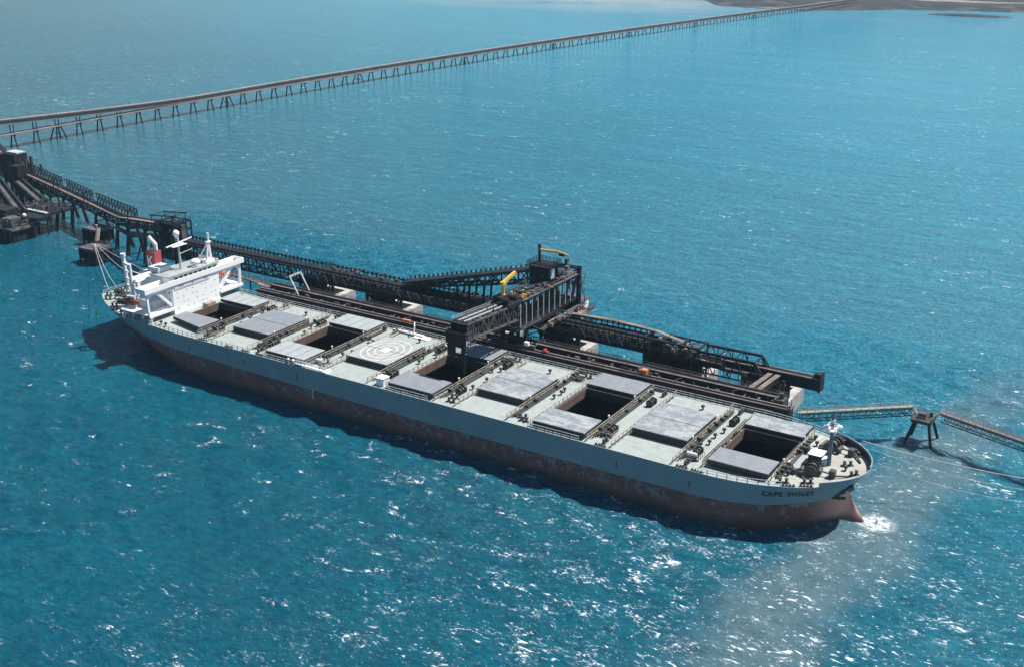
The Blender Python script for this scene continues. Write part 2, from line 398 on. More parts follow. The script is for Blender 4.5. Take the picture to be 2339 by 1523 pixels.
for s in range(2):
    for j in range(L-1):
        for i in range(NU):
            k=s*W*L+j*W+i; q=(k,k+1,k+W+1,k+W); fs.append(q if s==0 else q[::-1])
for j in range(L-1): k=j*W; fs.append((k,k+W,W*L+k+W,W*L+k))   # transom
fs=[tuple(dict.fromkeys(f)) for f in fs]
hull=MB(); hull.add(vs,fs); ho=hull.build('hull','hull',ship,smooth=False)
for p in ho.data.polygons: p.use_smooth=True
# bulwark at the bow
bw=MB(); pts=[]
for i in range(41):
    u=lerp(.72,1,i/40); x=ux(u,DZ); pts.append((x,hb(x,DZ) if i<40 else 0))
for sgn in(-1,1):
    ring=[]
    for x,y in pts: ring.append((x,sgn*y+off(x)))
    if sgn<0: ring=ring[8:]
    for (a,b),(c,d) in zip(ring,ring[1:]):
        h0=1.35 if sgn<0 else 1.9
        # outer & inner skins with a cap
        ia,ib=Vector((a,b,0)),Vector((c,d,0)); dd=(ib-ia); 
        if dd.length<1e-4: continue
        nrm=Vector((-dd.y,dd.x,0)).normalized()*(.25)*(1 if sgn<0 else -1)
        fl=.10
        q=[ia,ib,ib+nrm,ia+nrm]
        bw.hexa([(p.x,p.y,DZ) for p in q]+[(p.x,p.y,DZ+h0) for p in q])
bw.build('bulwark','hull',ship)
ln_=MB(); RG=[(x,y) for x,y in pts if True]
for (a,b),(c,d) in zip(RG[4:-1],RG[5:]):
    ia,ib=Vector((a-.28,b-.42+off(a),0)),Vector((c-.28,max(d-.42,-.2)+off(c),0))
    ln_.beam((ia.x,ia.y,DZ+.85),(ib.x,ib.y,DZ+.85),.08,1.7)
ln_.build('bulwark_shade_sheet','shade_paint',ship)  # added dark sheet standing in for shade inside the port bulwark
st=MB()
for i in range(6,40,1):
    x,y=pts[i]; X,Y=x-.2,y-.55
    if Y<1: continue
    st.beam((X,Y+off(x)+.35,DZ),(X,Y+off(x)+.35,DZ+1.2),.14,.5)
st.build('bulwark_stay','dark',ship)
# deck plating with openings for the open hatches
OFFS={9:.7,8:.24,7:.21,6:-.21,5:-.32,4:-.37,3:.07,2:.19,1:.18}
HX={h:96-24*(h-1)+OFFS[h] for h in range(1,10)}
OPEN={1,3,5,7,9}; HQ={h:(.82 if h in(1,) else .80 if h==9 else 1.0) for h in HX}
HL=7.75; HC=9.38
xsb=sorted(set([lerp(-147.5,-82,i/30) for i in range(31)]+[lerp(86,118,i/30) for i in range(31)]+[lerp(118,123.4,i/14) for i in range(15)]+[HX[h]+s*(HL-.35) for h in OPEN for s in(-1,1)]))
dk=MB(); fdk=MB()
for a,b in zip(xsb,xsb[1:]):
    if b-a<1e-4: continue
    mid=(a+b)/2; hh=[h for h in OPEN if abs(mid-HX[h])<HL-.35]
    tgt=fdk if mid>107 else dk
    def P(x,yv): return (x,yv,DZ)
    ya0,ya1=-hb(a,DZ)+off(a),hb(a,DZ)+off(a); yb0,yb1=-hb(b,DZ)+off(b),hb(b,DZ)+off(b)
    if hh:
        c=(HC-.3)*HQ[hh[0]]
        tgt.add([P(a,ya0),P(b,yb0),P(b,-c),P(a,-c)],[(0,1,2,3)]); tgt.add([P(a,c),P(b,c),P(b,yb1),P(a,ya1)],[(0,1,2,3)])
    else: tgt.add([P(a,ya0),P(b,yb0),P(b,yb1),P(a,ya1)],[(0,1,2,3)])
dk.build('main_deck','deck',ship); fdk.build('foredeck','foredeck',ship)
# hatches
track0=None
COV={1:('cover_grey','cover_worn'),3:('cover_worn','cover_grey'),5:('cover_grey','cover_grey'),7:('cover_pale','cover_pale'),9:('cover_grey','cover_pale'),
     2:('cover_worn',),4:('cover_worn',),6:('cover_pale',),8:('cover_grey',)}
COVL={(1,0):'plain grey-blue hatch cover rolled to starboard',(1,1):'pale hatch cover with worn paint rolled to port',(3,0):'patchy worn hatch cover rolled to starboard',(3,1):'smooth grey-blue hatch cover rolled to port'}
def cover(h,x0,x1,y0,y1,mt,name='hatch_cover',poly=None):
    z0,z1=13.65,14.85; b=MB()
    P=poly or [(x0,y0),(x1,y0),(x1,y1),(x0,y1)]
    top=MB(); top.prism(P,z1-.22,z1)
    cx=sum(p[0] for p in P)/4; cy=sum(p[1] for p in P)/4
    Q=[(cx+(a-cx)*.985,cy+(b_-cy)*.985) for a,b_ in P]
    k=top.build(name,mt,ship)
    sk=MB(); sk.prism(Q,z0,z1-.22)
    n=max(3,int((P[1][0]-P[0][0])/1.6))
    for i in range(n+1):
        for (a,b_) in ((P[0],P[1]),(P[3],P[2])):
            X=lerp(a[0],b_[0],i/n); Y=lerp(a[1],b_[1],i/n); sk.box(X-.08,X+.08,Y-.06,Y+.06,z0,z1-.25)
    s=sk.build('cover_skirt','shade_and_joint',k);  # skirts darkened to paint in the shade below the cover tops
    # stiffener seams on top
    sm=MB()
    for i in range(1,4):
        X=lerp(P[0][0],P[1][0],i/4); X2=lerp(P[3][0],P[2][0],i/4); sm.beam((X,P[0][1]+.1,z1+.01),(X2,P[3][1]-.1,z1+.01),.10,.05)
    sm.build('seam','shade_and_joint' if mt=='cover_pale' else mt,k)
    return k
for h in range(1,10):
    X=HX[h]; q=HQ[h]; c=HC*q; x0,x1=X-HL,X+HL
    cm=MB()
    # coaming ring
    t=.35; zt=13.75
    zl=DZ-1.6 if h in OPEN else DZ
    cm.box(x0,x0+t,-c,c,zl,zt); cmk=cm.build('hatch_coaming','coaming' if h in OPEN else 'shade_and_joint',ship)  # closed-hatch coamings coloured dark as painted shade
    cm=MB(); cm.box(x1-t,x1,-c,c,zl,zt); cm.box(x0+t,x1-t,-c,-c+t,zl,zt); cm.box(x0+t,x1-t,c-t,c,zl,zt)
    cm.build('coaming_shaded_wall','shade_and_joint',cmk)  # three walls darkened as painted shade; only the aft wall stays brown
    if h in OPEN:
        hd=MB(); a0,a1,b0,b1=x0-2.5,x1+2.5,-c-6,c+6; zt=DZ-1.6
        if h==9: a0=x0-.5
        V=[(a0,b0,1.2),(a1,b0,1.2),(a1,b1,1.2),(a0,b1,1.2),(a0,b0,7),(a1,b0,7),(a1,b1,7),(a0,b1,7),(x0,-c,zt),(x1,-c,zt),(x1,c,zt),(x0,c,zt)]
        hd.add(V,[(0,1,2,3),(0,4,5,1),(1,5,6,2),(2,6,7,3),(3,7,4,0),(4,8,9,5),(5,9,10,6),(6,10,11,7),(7,11,8,4)])
        hd.build('cargo_hold','hold',ship)
        g=.57*q; w=9.5*q
        yn0,yn1=-c-g-w,-c-g; yf0,yf1=c+g,c+g+w
        if h==9:
            k0=cover(h,x0,x1,yn0,yn1,COV[h][0],poly=[(x0,-13.2),(x1,-16.2),(x1,-7.6),(x0,-7.6)])
        else: k0=cover(h,x0,x1,yn0,yn1,COV[h][0])
        k1=cover(h,x0,x1,yf0,yf1,COV[h][1])
        if (h,0) in COVL: k0['label']=COVL[(h,0)]; k1['label']=COVL[(h,1)]
    else:
        k=cover(h,x0,x1,-c,c,COV[h][0])
        cl=MB(); cl.beam((x0+.1,0,14.87),(x1-.1,0,14.87),.16,.05); cl.build('centre_joint','shade_and_joint',k)
        if h==6:
            k['label']='hatch cover painted with helicopter landing rings'
            for r0,r1 in((3.0,3.28),(4.85,5.15),(6.75,7.05)):
                rg=MB(); n=64; vs=[]
                for i in range(n):
                    a=2*math.pi*i/n
                    for r in(r0,r1): vs.append((X+r*math.cos(a)*1.04,r*math.sin(a)*1.25,14.874))
                rg.add(vs,[(2*i,2*i+1,(2*i+3)%(2*n),(2*i+2)%(2*n)) for i in range(n)]); rg.build('landing_ring','mark',k)
            ct=MB(); ct.add([(X+1.5*math.cos(2*math.pi*i/24),1.7*math.sin(2*math.pi*i/24),14.878) for i in range(24)],[tuple(range(24))]); ct.build('landing_spot','white',k)
        else: pass
    # small hatch vent / spot on the far half
    ox=MB()
    # rolling tracks fore and aft of the hatch
    for s in(-1,1):
        tx=X+s*(HL+.75); tr=MB(); ye=19.4 if 1<h<9 else (17.2 if h==1 else 18.0)
        if h==1 and s>0: ye=15.5
        if h==9 and s<0: 
            continue
        for zz in (DZ+.95,DZ+1.7): tr.beam((tx,-ye,zz),(tx,ye,zz),.17,.15)
        n=int(ye*2/2.1)
        for i in range(n+1):
            yy=-ye+2*ye*i/n; tr.beam((tx,yy,DZ),(tx,yy,DZ+1.7),.15,.15)
        tr.build('cover_track','pipe',ship)
        if s>0 or h in(1,):
            pp=MB()
            for k_,(dx,zz,r) in enumerate(((.55,.45,.16),(.95,.35,.12),(1.3,.5,.14))):
                pp.tube((tx+s*dx,-ye+2+k_,DZ+zz),(tx+s*dx,ye-1-k_*.7,DZ+zz),r,6)
            for i in range(14):
                yy=random.uniform(-ye+2,ye-2); pp.box(tx+s*.4-.3,tx+s*.4+.9,yy,yy+random.uniform(.25,.9),DZ,DZ+random.uniform(.5,1.5))
            pp.build('pipe_run','dark',ship)
        li=MB()
        for yy in(-7.5,7.5): li.tube((tx,yy,DZ+1.7),(tx,yy,DZ+2.4),.12,6); li.ball((tx,yy,DZ+2.6),.32,n=8,k=5)
        if s>0: li.build('deck_light','white',ship)
# fittings
bol=MB()
for s in(-1,1): bol.tube((s*.75,0,0),(s*.75,0,1.15),.36,10); bol.tube((s*.75,0,1.05),(s*.75,0,1.25),.46,10)
bol.box(-1.5,1.5,-.45,.45,0,.2)
ven=MB(); ven.tube((0,0,0),(0,0,1.0),.25,8); ven.tube((0,0,.9),(0,0,1.35),.6,10,.45)
win=MB(); win.tube((-1.3,0,.95),(1.3,0,.95),.62,12); win.tube((-1.35,0,.95),(-1.2,0,.95),1.05,14); win.tube((1.2,0,.95),(1.35,0,.95),1.05,14); win.tube((0,0,.95),(.12,0,.95),.95,14)
win.box(-1.9,1.9,-.8,.8,0,.28); win.box(1.5,2.4,-.6,.6,0,1.3); win.box(-1.7,-1.45,-.5,.5,0,1.2)
loc0=(0,0,-50)
GX=[HX[h]+12+(OFFS[h]*0) for h in range(2,10)]+[]
protos={}
def put(kind,mb,mt,loc,rot=0):
    if kind not in protos:
        o=mb.build(kind,mt,ship,loc=loc,rot=(0,0,rot)); protos[kind]=o; return o
    return copy_part(protos[kind],loc,ship,(0,0,rot))
for gi,gx in enumerate(GX):
    for yy in(-17.6,17.8): put('bollard',bol,'dark',(gx+random.uniform(-1.2,1.2),yy,DZ),random.choice((0,1.57)))
    put('bollard',bol,'dark',(gx+random.uniform(-.6,.6),-15.0+random.uniform(-1,1),DZ),.2)
    if gi in(0,1,3,4,6,7):
        put('mooring_winch',win,'dark',(gx-.3,-11.5+random.uniform(-.5,.5),DZ),1.57); put('mooring_winch',win,'dark',(gx+.4,11.5+random.uniform(-1.5,1),DZ),1.57)
    for yy in(-6.5,-3.5,0.5,3.6,6.2,8.6):
        if random.random()<.62: put('vent',ven,'dark',(gx+random.uniform(-1.5,1.8),yy+random.uniform(-1,1),DZ))
for h in range(2,9):
    if h not in OPEN:
        for yy,sx in((14.9,1.5),): put('vent',ven,'dark',(HX[h]+sx,yy,DZ))
        pt=MB(); pt.box(HX[h]-4,HX[h]-1.5,11.6,12.6,DZ,DZ+.06)
# roller fairleads on the starboard deck edge
fr=MB()
for i in range(4): fr.tube((-1.2+i*.8,0,0),(-1.2+i*.8,0,.75),.27,8)
fr.box(-1.7,1.7,-.35,.35,0,.22)
for x in(-82.5,-70.6,-63.5,-57.5,61.0,83.6,87.6,109.0,112.6): put('fairlead',fr,'dark',(x,-hb(x,DZ)+off(x)+.55,DZ),0 if x<100 else .45+.01*(x-109))
for x in(-60,-14,33,58,85): put('fairlead',fr,'dark',(x,19.9,DZ),0)
# low hydraulic houses beside the hatches
def dbox(nm,x0,x1,y0,y1,h,mt,base=DZ): return MB().box(x0,x1,y0,y1,base,base+h).build(nm,mt,ship)
lk=MB(); lk.box(-12.6,-10.0,-19.2,-16.4,DZ,DZ+2.2); lk.box(-12.75,-9.85,-19.35,-16.25,DZ+2.2,DZ+2.35)
lk.build('deck_locker','white',ship)
for (x,y,l) in ((-37.6,-15.2,2.4),(10.5,15.5,2.6),(83.3,-13.6,2.6),(59.2,-13.9,2.2),(35.0,14.6,2.2),(-61.5,-13.0,2.2),(-84,-15.6,1.8)):
    b=MB(); b.tube((x-l/2,y,DZ+.9),(x+l/2,y,DZ+.9),.62,10); b.tube((x-l/2+.4,y+1.5,DZ+.7),(x+l/2-.2,y+1.5,DZ+.7),.45,10); b.box(x-l/2,x+l/2,y-.5,y+1.8,DZ,DZ+.4)
    b.build('hydraulic_tank','offwhite' if x in(-37.6,83.3) else 'dark',ship)
    rl=MB(); rl.railing([(x-l/2-1,y-1.2,DZ),(x+l/2+1,y-1.2,DZ),(x+l/2+1,y+2.4,DZ)],1.3,1.3,.1,1); rl.build('guard_rail','pipe',ship)
# deck pipelines running fore and aft beside the hatches
ln=MB()
for yy,zz,r in((-10.6,.35,.12),(10.9,.35,.12)): pass
# railings
rp=MB(); P=[]
for x in [lerp(-146,112,i/120) for i in range(121)]: P.append((x,hb(x,DZ)+off(x)-.2,DZ))
rp.railing(P,1.35,2.1,.13,2); rp.build('side_railing','rail',ship)
for (a,b) in ((-55.5,-43),(-7.4,6.6),(39.6,54.8),(88,107.5),(-122,-62)):
    rp=MB(); n=max(2,int((b-a)/2.2)); P=[(lerp(a,b,i/n),-hb(lerp(a,b,i/n),DZ)+off(lerp(a,b,i/n))+.15,DZ) for i in range(n+1)]
    rp.railing(P,1.5,2.2,.14,2); rp.build('side_railing','rail',ship)
rp=MB(); P=[(-147.2,-8+i*2.2+2,DZ) for i in range(8)]; rp.railing(P,1.2,2.2,.1,2); rp.build('side_railing','rail',ship)
# raised walkway plates over the deck edge in way of open hatches (gunwale bar)
gb=MB()
N=110
for sgn in(-1,):
    for i in range(N):
        a=lerp(-147,118,i/N); b=lerp(-147,118,(i+1)/N)
        gb.beam((a,sgn*hb(a,DZ)+off(a)+.12,DZ+.1),(b,sgn*hb(b,DZ)+off(b)+.12,DZ+.1),.3,.22)
gb.build('gunwale_bar','cover_pale',ship)
# accommodation ladder stowed on the starboard edge, and one by the port side
al=MB(); al.beam((-42.8,-20.2,DZ+.7),(-31.5,-20.6,DZ+.7),.8,.25); al.railing([(-42.8,-19.9,DZ+.7),(-31.5,-20.2,DZ+.7)],1.0,1.4,.1,1); al.railing([(-42.8,-20.6,DZ+.7),(-31.5,-20.9,DZ+.7)],1.0,1.4,.1,1)
al.box(-32,-30.4,-20.8,-18.2,DZ,DZ+.5); al.ball((-43.8,-20,DZ+1.2),.55,n=8,k=6); al.ball((-45.8,-20,DZ+1.2),.5,n=8,k=6)
al.build('accommodation_ladder','white',ship)
al=MB(); al.beam((-36,19.2,DZ+.6),(-24,18.8,DZ+.6),1.0,.35); al.box(-27,-21.5,16.9,19.4,DZ,DZ+.35); al.beam((-28,18.6,DZ),(-27.4,18.6,DZ+3.2),.35); al.beam((-27.4,18.6,DZ+3.2),(-29,20.8,DZ+3.6),.3)
al.build('accommodation_ladder','white',ship)
# hull marks
hm=MB(); hm.box(-36.1,-35.7,-20.86,-20.80,3.6,7.0); hm.build('draught_mark','cable',ship)
hm=MB()
for x in(-88,-64,66,86,-42): MB().box(x-.12,x+.12,-20.86,-20.80,8.6,10.2).build('scupper_stain','lettering',ship)
pass
# bow name, wrapped to the hull skin
def text_on_hull(s,xs,zb,hgt,name,stretch=1.0,sgn=-1):
    cu=bpy.data.curves.new('t','FONT'); cu.body=s; cu.size=1.0; cu.extrude=0; cu.offset=.03; cu.resolution_u=3; cu.space_character=1.12; cu.space_word=1.5
    ob=bpy.data.objects.new('t',cu); col.objects.link(ob); bpy.context.view_layer.update()
    me=bpy.data.meshes.new_from_object(ob.evaluated_get(bpy.context.evaluated_depsgraph_get())); bpy.data.objects.remove(ob)
    # arc length table along the hull at mid letter height
    zc=zb+hgt/2; xx=xs; tab=[(0,xs)]; s0=0; py=sgn*hb(xs,zc)+off(xs)
    while xx<119: 
        x2=xx+.05; y2=sgn*hb(x2,zc)+off(x2); s0+=math.hypot(.05,y2-py); py=y2; xx=x2; tab.append((s0,xx))
    def X(a):
        for (s1,x1),(s2,x2) in zip(tab,tab[1:]):
            if s1<=a<=s2: return lerp(x1,x2,(a-s1)/(s2-s1))
        return tab[-1][1]
    k=hgt/.70
    import bmesh
    bm=bmesh.new(); bm.from_mesh(me)
    bmesh.ops.triangulate(bm,faces=bm.faces); bmesh.ops.subdivide_edges(bm,edges=bm.edges,cuts=3)
    for v in bm.verts:
        x=X(v.co.x*k*stretch); z=zb+v.co.y*k; e=.05
        n=Vector((hb(x-e,z)-hb(x+e,z),2*e,0)).normalized()
        v.co=Vector((x+n.x*.17,sgn*(hb(x,z)+n.y*.17)+off(x),z))
    bm.to_mesh(me); bm.free(); me.materials.clear(); me.materials.append(M['lettering'])
    o=bpy.data.objects.new(name,me); col.objects.link(o); o.parent=ship; o['org']=(0,0,0); return o
text_on_hull('CAPE VIOLET',103.4,9.95,1.30,'ship_name',1.02)
# anchor in a dark recess at the stem
an=MB()
ax=117.3; ay=-hb(ax,9)+off(ax)
an.ball((118.3,-3.6,9.2),1.2,1.3,1.1); an.beam((117.6,-4.7,9.6),(118.3,-5.0,7.2),.5); an.beam((116.6,-5.6,7.6),(119.4,-3.6,7.2),.55)
an.tube((119.6,-2.2,10.2),(120.4,-3.0,9.6),.9,10)
an.build('anchor','dark',ship)
# foredeck: windlasses, mast with platform, deck house
for (x,y,r) in((111.3,-5.8,0.15),(111.6,9.0,-.15)):
    w=MB(); c=Vector((x,y,DZ))
    def T(a,b): return (x+a*math.cos(r)-b*math.sin(r), y+a*math.sin(r)+b*math.cos(r))
    def tb(a0,b0,a1,b1,z,rr,n=16): w.tube((*T(a0,b0),DZ+z),(*T(a1,b1),DZ+z),rr,n)
    tb(0,-2.4,0,2.4,1.5,.75); 
    for b_ in(-2.5,-.9,.9,2.5): tb(0,b_-.12,0,b_+.12,1.5,1.55)
    tb(0,-.7,0,.7,1.5,1.15); tb(1.9,-1.2,1.9,1.2,1.0,.6); tb(-2.3,-2.,-2.3,2.,1.1,.55)
    for (a,b_,sx,sy,hh) in((-2.2,-2.4,1.1,.9,1.2),(-2.2,2.2,1.1,.9,1.1)):
        X,Y=T(a,b_); w.box(X-sx/2,X+sx/2,Y-sy/2,Y+sy/2,DZ,DZ+hh)
    w.build('windlass','dark',ship)
    b=MB(); b.box(x+4.2,x+5.6,y-.8-(y*.06),y+.9-(y*.06),DZ,DZ+1.9); b.beam((x+5.6,y,DZ+.7),(x+8.2,y*.6,DZ+.3),.35); b.beam((x+1.5,y,DZ+1.2),(x+4.4,y,DZ+1.),.3); b.build('chain_stopper','dark',ship)
ms=MB(); ms.tube((113.4,.6,DZ),(113.4,.6,DZ+14.6),.55,12,.38); ms.build('foremast','mastblue',ship)
ms=MB(); ms.box(112.2,114.6,-.9,2.1,DZ+9.4,DZ+9.7); ms.railing([(112.2,-.9,DZ+9.7),(114.6,-.9,DZ+9.7),(114.6,2.1,DZ+9.7),(112.2,2.1,DZ+9.7),(112.2,-.9,DZ+9.7)],1.0,1.5,.1,2); ms.ball((112.1,-.6,DZ+10.2),.75,n=10,k=6); ms.ball((115.0,1.6,DZ+10.1),.6,n=10,k=6); ms.tube((113.4,.6,DZ+11.5),(113.4,.6,DZ+12.2),.55,8)
ms.build('mast_platform','white',ship)
fh=MB(); fh.box(108.6,111.8,-1.0,2.6,DZ,DZ+2.4); fh_=fh.build('foredeck_house','shade_paint',ship); MB().box(108.4,112.0,-1.2,2.8,DZ+2.4,DZ+2.55).build('house_roof','white',fh_)  # house walls coloured dark to paint their shaded face
fh=MB(); fh.box(111.6,113.0,-.6,2.0,DZ,DZ+1.6); fh.build('mast_housing','offwhite',ship)
for (x,y,r) in((117.4,2.6,.6),(107.2,-14.3,.3),(112.2,-11.6,.55),(117.6,9.6,-.8),(112.3,14.4,-.4),(120.3,-1.8,1.)):
    put('bollard',bol,'dark',(x,y,DZ),r)
for (x,y) in((104.9,-11.7),(105.8,6.5),(107.4,9.4),(106,12.6),(106.9,-10),(117.8,-.2)): put('vent',ven,'dark',(x,y,DZ))
for (x,y,r) in((105.9,-8.3,0),(105.6,4.5,0.)): put('mooring_winch',win,'dark',(x,y,DZ),r)
for k_,(a,b) in enumerate((((106.0,-8,),(112.,-1.2)),((105.4,3.2),(106.8,15.2)),((107.6,4),(109,15)),((104.6,-17),(104.6,-2)))):
    MB().tube((*a,DZ+.25),(*b,DZ+.25),.13,6).build('deck_pipe','white',ship)
for i in range(7):
    a=MB(); a.box(120.3-i*.55,120.9-i*.55,5.6+i*1.25,6.2+i*1.25,DZ,DZ+.9); 
# ---------------------------------------------------------------- accommodation
YC=2.2
sh=MB(); sh.box(-121,-108,YC-10.4,YC+10.4,DZ,22.9); sh.box(-124,-121,YC-7,YC+7,DZ,20.5)
house=sh.build('deckhouse','white',ship)
MB().box(-121.2,-107.95,YC-10.6,YC+10.6,22.9,22.998).build('deck_edge','white',house)
# bridge deck
bd=MB(); bd.box(-118,-108.6,YC-10.8,YC+11.2,23.1,25.7); br=bd.build('wheelhouse','white',ship)
wb=MB(); wb.box(-112,-107.55,YC-22.2,YC+22.4,23.0,23.25)
wb.box(-107.8,-107.55,YC-22.2,YC+22.4,23.25,24.75); wb.box(-112,-107.8,YC-22.2,YC-21.95,23.25,24.75); wb.box(-112,-107.8,YC+22.15,YC+22.4,23.25,24.75)
wb.box(-112.2,-112,YC-22.2,YC-11,23.25,24.75); wb.box(-112.2,-112,YC+11.4,YC+22.4,23.25,24.75)
wb.build('bridge_wing','white',br)
MB().box(-118.3,-108.2,YC-11.2,YC+11.6,25.7,25.9).build('wheelhouse_roof','roof',br)
MB().railing([(-108.4,YC-11,25.9),(-108.4,YC+11.4,25.9),(-118,YC+11.4,25.9)],1.1,2.2,.1,2).build('roof_railing','white',br)
MB().box(-107.88,-107.84,YC-9.6,YC+6.,21.3,22.85).build('painted_shade_band','offwhite',house)  # bluish band painting the bridge wing's shadow on the house front
for i in range(9):
    y0=YC-8.6+i*2.15; MB().box(-108.62,-108.54,y0,y0+1.5,24.55,25.2).build('bridge_window','glass',br)
wn_=0
for r0,zz in enumerate((20.0,18.1,16.2,14.4)):
    for i in range(9):
        if (i*2+r0)%3==2: continue
        y0=YC-8.6+i*2.1+(.4 if i%2 else 0); wnd=MB().box(-108.02,-107.96,y0,y0+.28,zz,zz+.3).build('porthole','glass',house)
for i,y0 in enumerate((-5.2,-4.2,.2,5.6,6.6)): MB().box(-107.86,-107.80,y0,y0+.5,21.9,22.4).build('porthole','glass',house)
for r0,zz in enumerate((20.0,17.6,15.2)):
    for i in range(5): x0=-119.5+i*2.4; MB().box(x0,x0+.5,YC-10.46,YC-10.38,zz,zz+.55).build('porthole','glass',house)
# boat decks with the frames that carry the bridge wings
for s in(-1,1):
    yo=YC+s*21.2; yi=YC+s*10.4; fm=MB(); y0,y1=min(yo,yi),max(yo,yi)
    fm.box(-122,-107.6,y0,y1,15.3,15.6); fm.box(-107.85,-107.6,y0,y1,14.7,15.3)
    bdk=fm.build('boat_deck','white',ship)
    f=MB()
    X=-108.6
    f.beam((X,YC+s*20.6,15.6),(X,YC+s*20.9,23.0),.7,.7)
    f.beam((X,YC+s*11.0,16.3),(X,YC+s*17.3,23.0),.9,.9)
    f.beam((X,YC+s*10.6,22.4),(X,YC+s*21,22.4),1.1,.7)
    f.beam((X,YC+s*18.6,22.6),(X,YC+s*20.7,20.6),.5,.5); f.beam((X,YC+s*14.4,20.4),(X,YC+s*17.3,22.6),.5,.5)
    f.build('wing_frame','white',bdk)
    f=MB()
    for xx in(-108.2,-112.5,-117,-121.5): f.beam((xx,YC+s*20.4,DZ),(xx,YC+s*20.0,15.3),.45); f.beam((xx,YC+s*18.9,15.3),(xx,YC+s*20.6,DZ),.3)
    f.build('deck_pillar','white',bdk)
    f=MB(); f.railing([(-107.8,YC+s*11,15.6),(-107.8,YC+s*21,15.6),(-121.8,YC+s*21,15.6)],1.1,2.,.09,2); f.build('deck_railing','rail',bdk)
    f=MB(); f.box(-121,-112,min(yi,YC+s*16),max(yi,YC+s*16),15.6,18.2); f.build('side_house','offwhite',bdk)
    # davits
    for xx in(-112.4,-118.8):
        f=MB(); f.beam((xx,YC+s*17.2,15.6),(xx,YC+s*17.6,19.6),.45); f.beam((xx,YC+s*17.6,19.6),(xx,YC+s*20.6,20.8),.4); f.build('davit','white',bdk)
def lifeboat(name,c,mt,label,cover_mt):
    t_=thing(name,label,'lifeboat',c)
    L,Wd,H=7.2,2.5,2.3; vs=[];fs=[];n=14;k=8
    for i in range(n+1):
        u=-1+2*i/n; w=(1-abs(u)**2.6)**.6; 
        for j in range(k+1):
            a=math.pi*j/k; vs.append((u*L/2,-math.cos(a)*Wd/2*w,1.15-math.sin(a)*1.15*(w**.5)+.35*abs(u)**2))
    for i in range(n):
        for j in range(k): q=i*(k+1)+j; fs.append((q,q+1,q+k+2,q+k+1))
    MB().add(vs,fs).build('boat_hull',mt,t_,loc=c,smooth=True)
    vs=[];fs=[]
    for i in range(n+1):
        u=-1+2*i/n; w=(1-abs(u)**2.6)**.6
        for j in range(k+1):
            a=math.pi*j/k; vs.append((u*L/2*.97,-math.cos(a)*Wd/2*w*.97,1.16+math.sin(a)*1.0*w+.35*abs(u)**2))
    for i in range(n):
        for j in range(k): q=i*(k+1)+j; fs.append((q+k+1,q+k+2,q+1,q))
    MB().add(vs,fs).build('boat_canopy',cover_mt,t_,loc=c,smooth=True)
    MB().box(c[0]-.7,c[0]+.5,c[1]-.5,c[1]+.5,c[2]+2.0,c[2]+2.6).build('steering_cockpit',cover_mt,t_)
lifeboat('lifeboat',(-120.2,-15.6,16.4),'boatred','dark red lifeboat on the near starboard side of the white superstructure','boatred')
lifeboat('lifeboat',(-115.6,YC+19.6,17.0),'orange','bright orange lifeboat under the far port bridge wing','orange')
# monkey island gear
mm=MB(); mm.tube((-113,.6,25.9),(-113,.6,37.2),.42,10,.3); mm.build('radar_mast','offwhite',ship)
mm=MB(); mm.box(-114.2,-111.8,-2.6,3.4,34.2,34.45); mm.beam((-113.2,-4.6,34.6),(-112.6,4.6,35.6),.4,.3); mm.beam((-113,.6,31.2),(-111.5,5.0,32.2),.16); mm.beam((-112.0,1.,35.6),(-111.6,5.4,36.2),.35,.35); mm.ball((-113.2,.2,38.4),1.15); mm.tube((-113.2,.2,36.8),(-113.2,.2,37.6),.5,8)
mm.build('radar_scanner','white',ship)
mm=MB(); mm.ball((-110.8,5.2,27.6),1.7,1.7,1.15); mm.tube((-110.8,5.2,25.9),(-110.8,5.2,26.9),.35,8); mm.build('satellite_dome','white',ship)
mm=MB(); 
mm.beam((-110.6,10.2,25.9),(-110.4,11.2,33.2),.55); mm.beam((-111.2,12.9,25.9),(-110.6,11.8,33.2),.55); mm.beam((-114.5,9.5,25.9),(-110.6,11.3,33.0),.4); mm.box(-111.3,-109.9,10.6,12.4,33.0,33.4); mm.tube((-110.6,11.7,33.4),(-110.6,11.7,36.4),.35,8)
mm.box(-113,-109.8,9.5,13.2,25.9,26.8); mm.build('signal_mast','white',ship)
mm=MB(); mm.box(-120.0,-115.2,YC-9.5,YC-4.0,25.9,27.7); mm.build('monkey_island_house','offwhite',ship)
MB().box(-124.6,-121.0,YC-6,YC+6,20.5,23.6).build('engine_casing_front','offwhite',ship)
# funnel
fc=MB(); fc.box(-132,-124.6,-1.6,6.6,DZ,22.4); fc.build('engine_casing','white',ship)
def stad(cx,cy,lx,ly,n=8):
    P=[]
    for (sx,sy,a0) in((1,1,0),(-1,1,90),(-1,-1,180),(1,-1,270)):
        r=min(lx,ly)*.2
        for i in range(n+1):
            a=R(a0+90*i/n); P.append((cx+sx*(lx/2-r)+r*math.cos(a),cy+sy*(ly/2-r)+r*math.sin(a)))
    return P
FX,FY=-127.6,1.8
fn=MB(); fn.prism(stad(FX,FY,4.3,3.7),22.4,29.8); fun=fn.build('funnel','red',ship)
MB().prism(stad(FX,FY,3.7,3.1),29.8,29.95).build('funnel_top','dark',fun)
pp=MB(); pp.tube((FX+.9,FY+.6,29.8),(FX+.9,FY+.6,32.2),.58,12); pp.tube((FX+.9,FY+.6,32.0),(FX-1.2,FY-.4,34.8),.62,12); pp.build('exhaust_pipe','white',fun,smooth=False)
pp=MB(); pp.tube((FX-1.1,FY-.9,29.8),(FX-1.1,FY-.9,31.2),.5,12); pp.build('exhaust_pipe','white',fun)
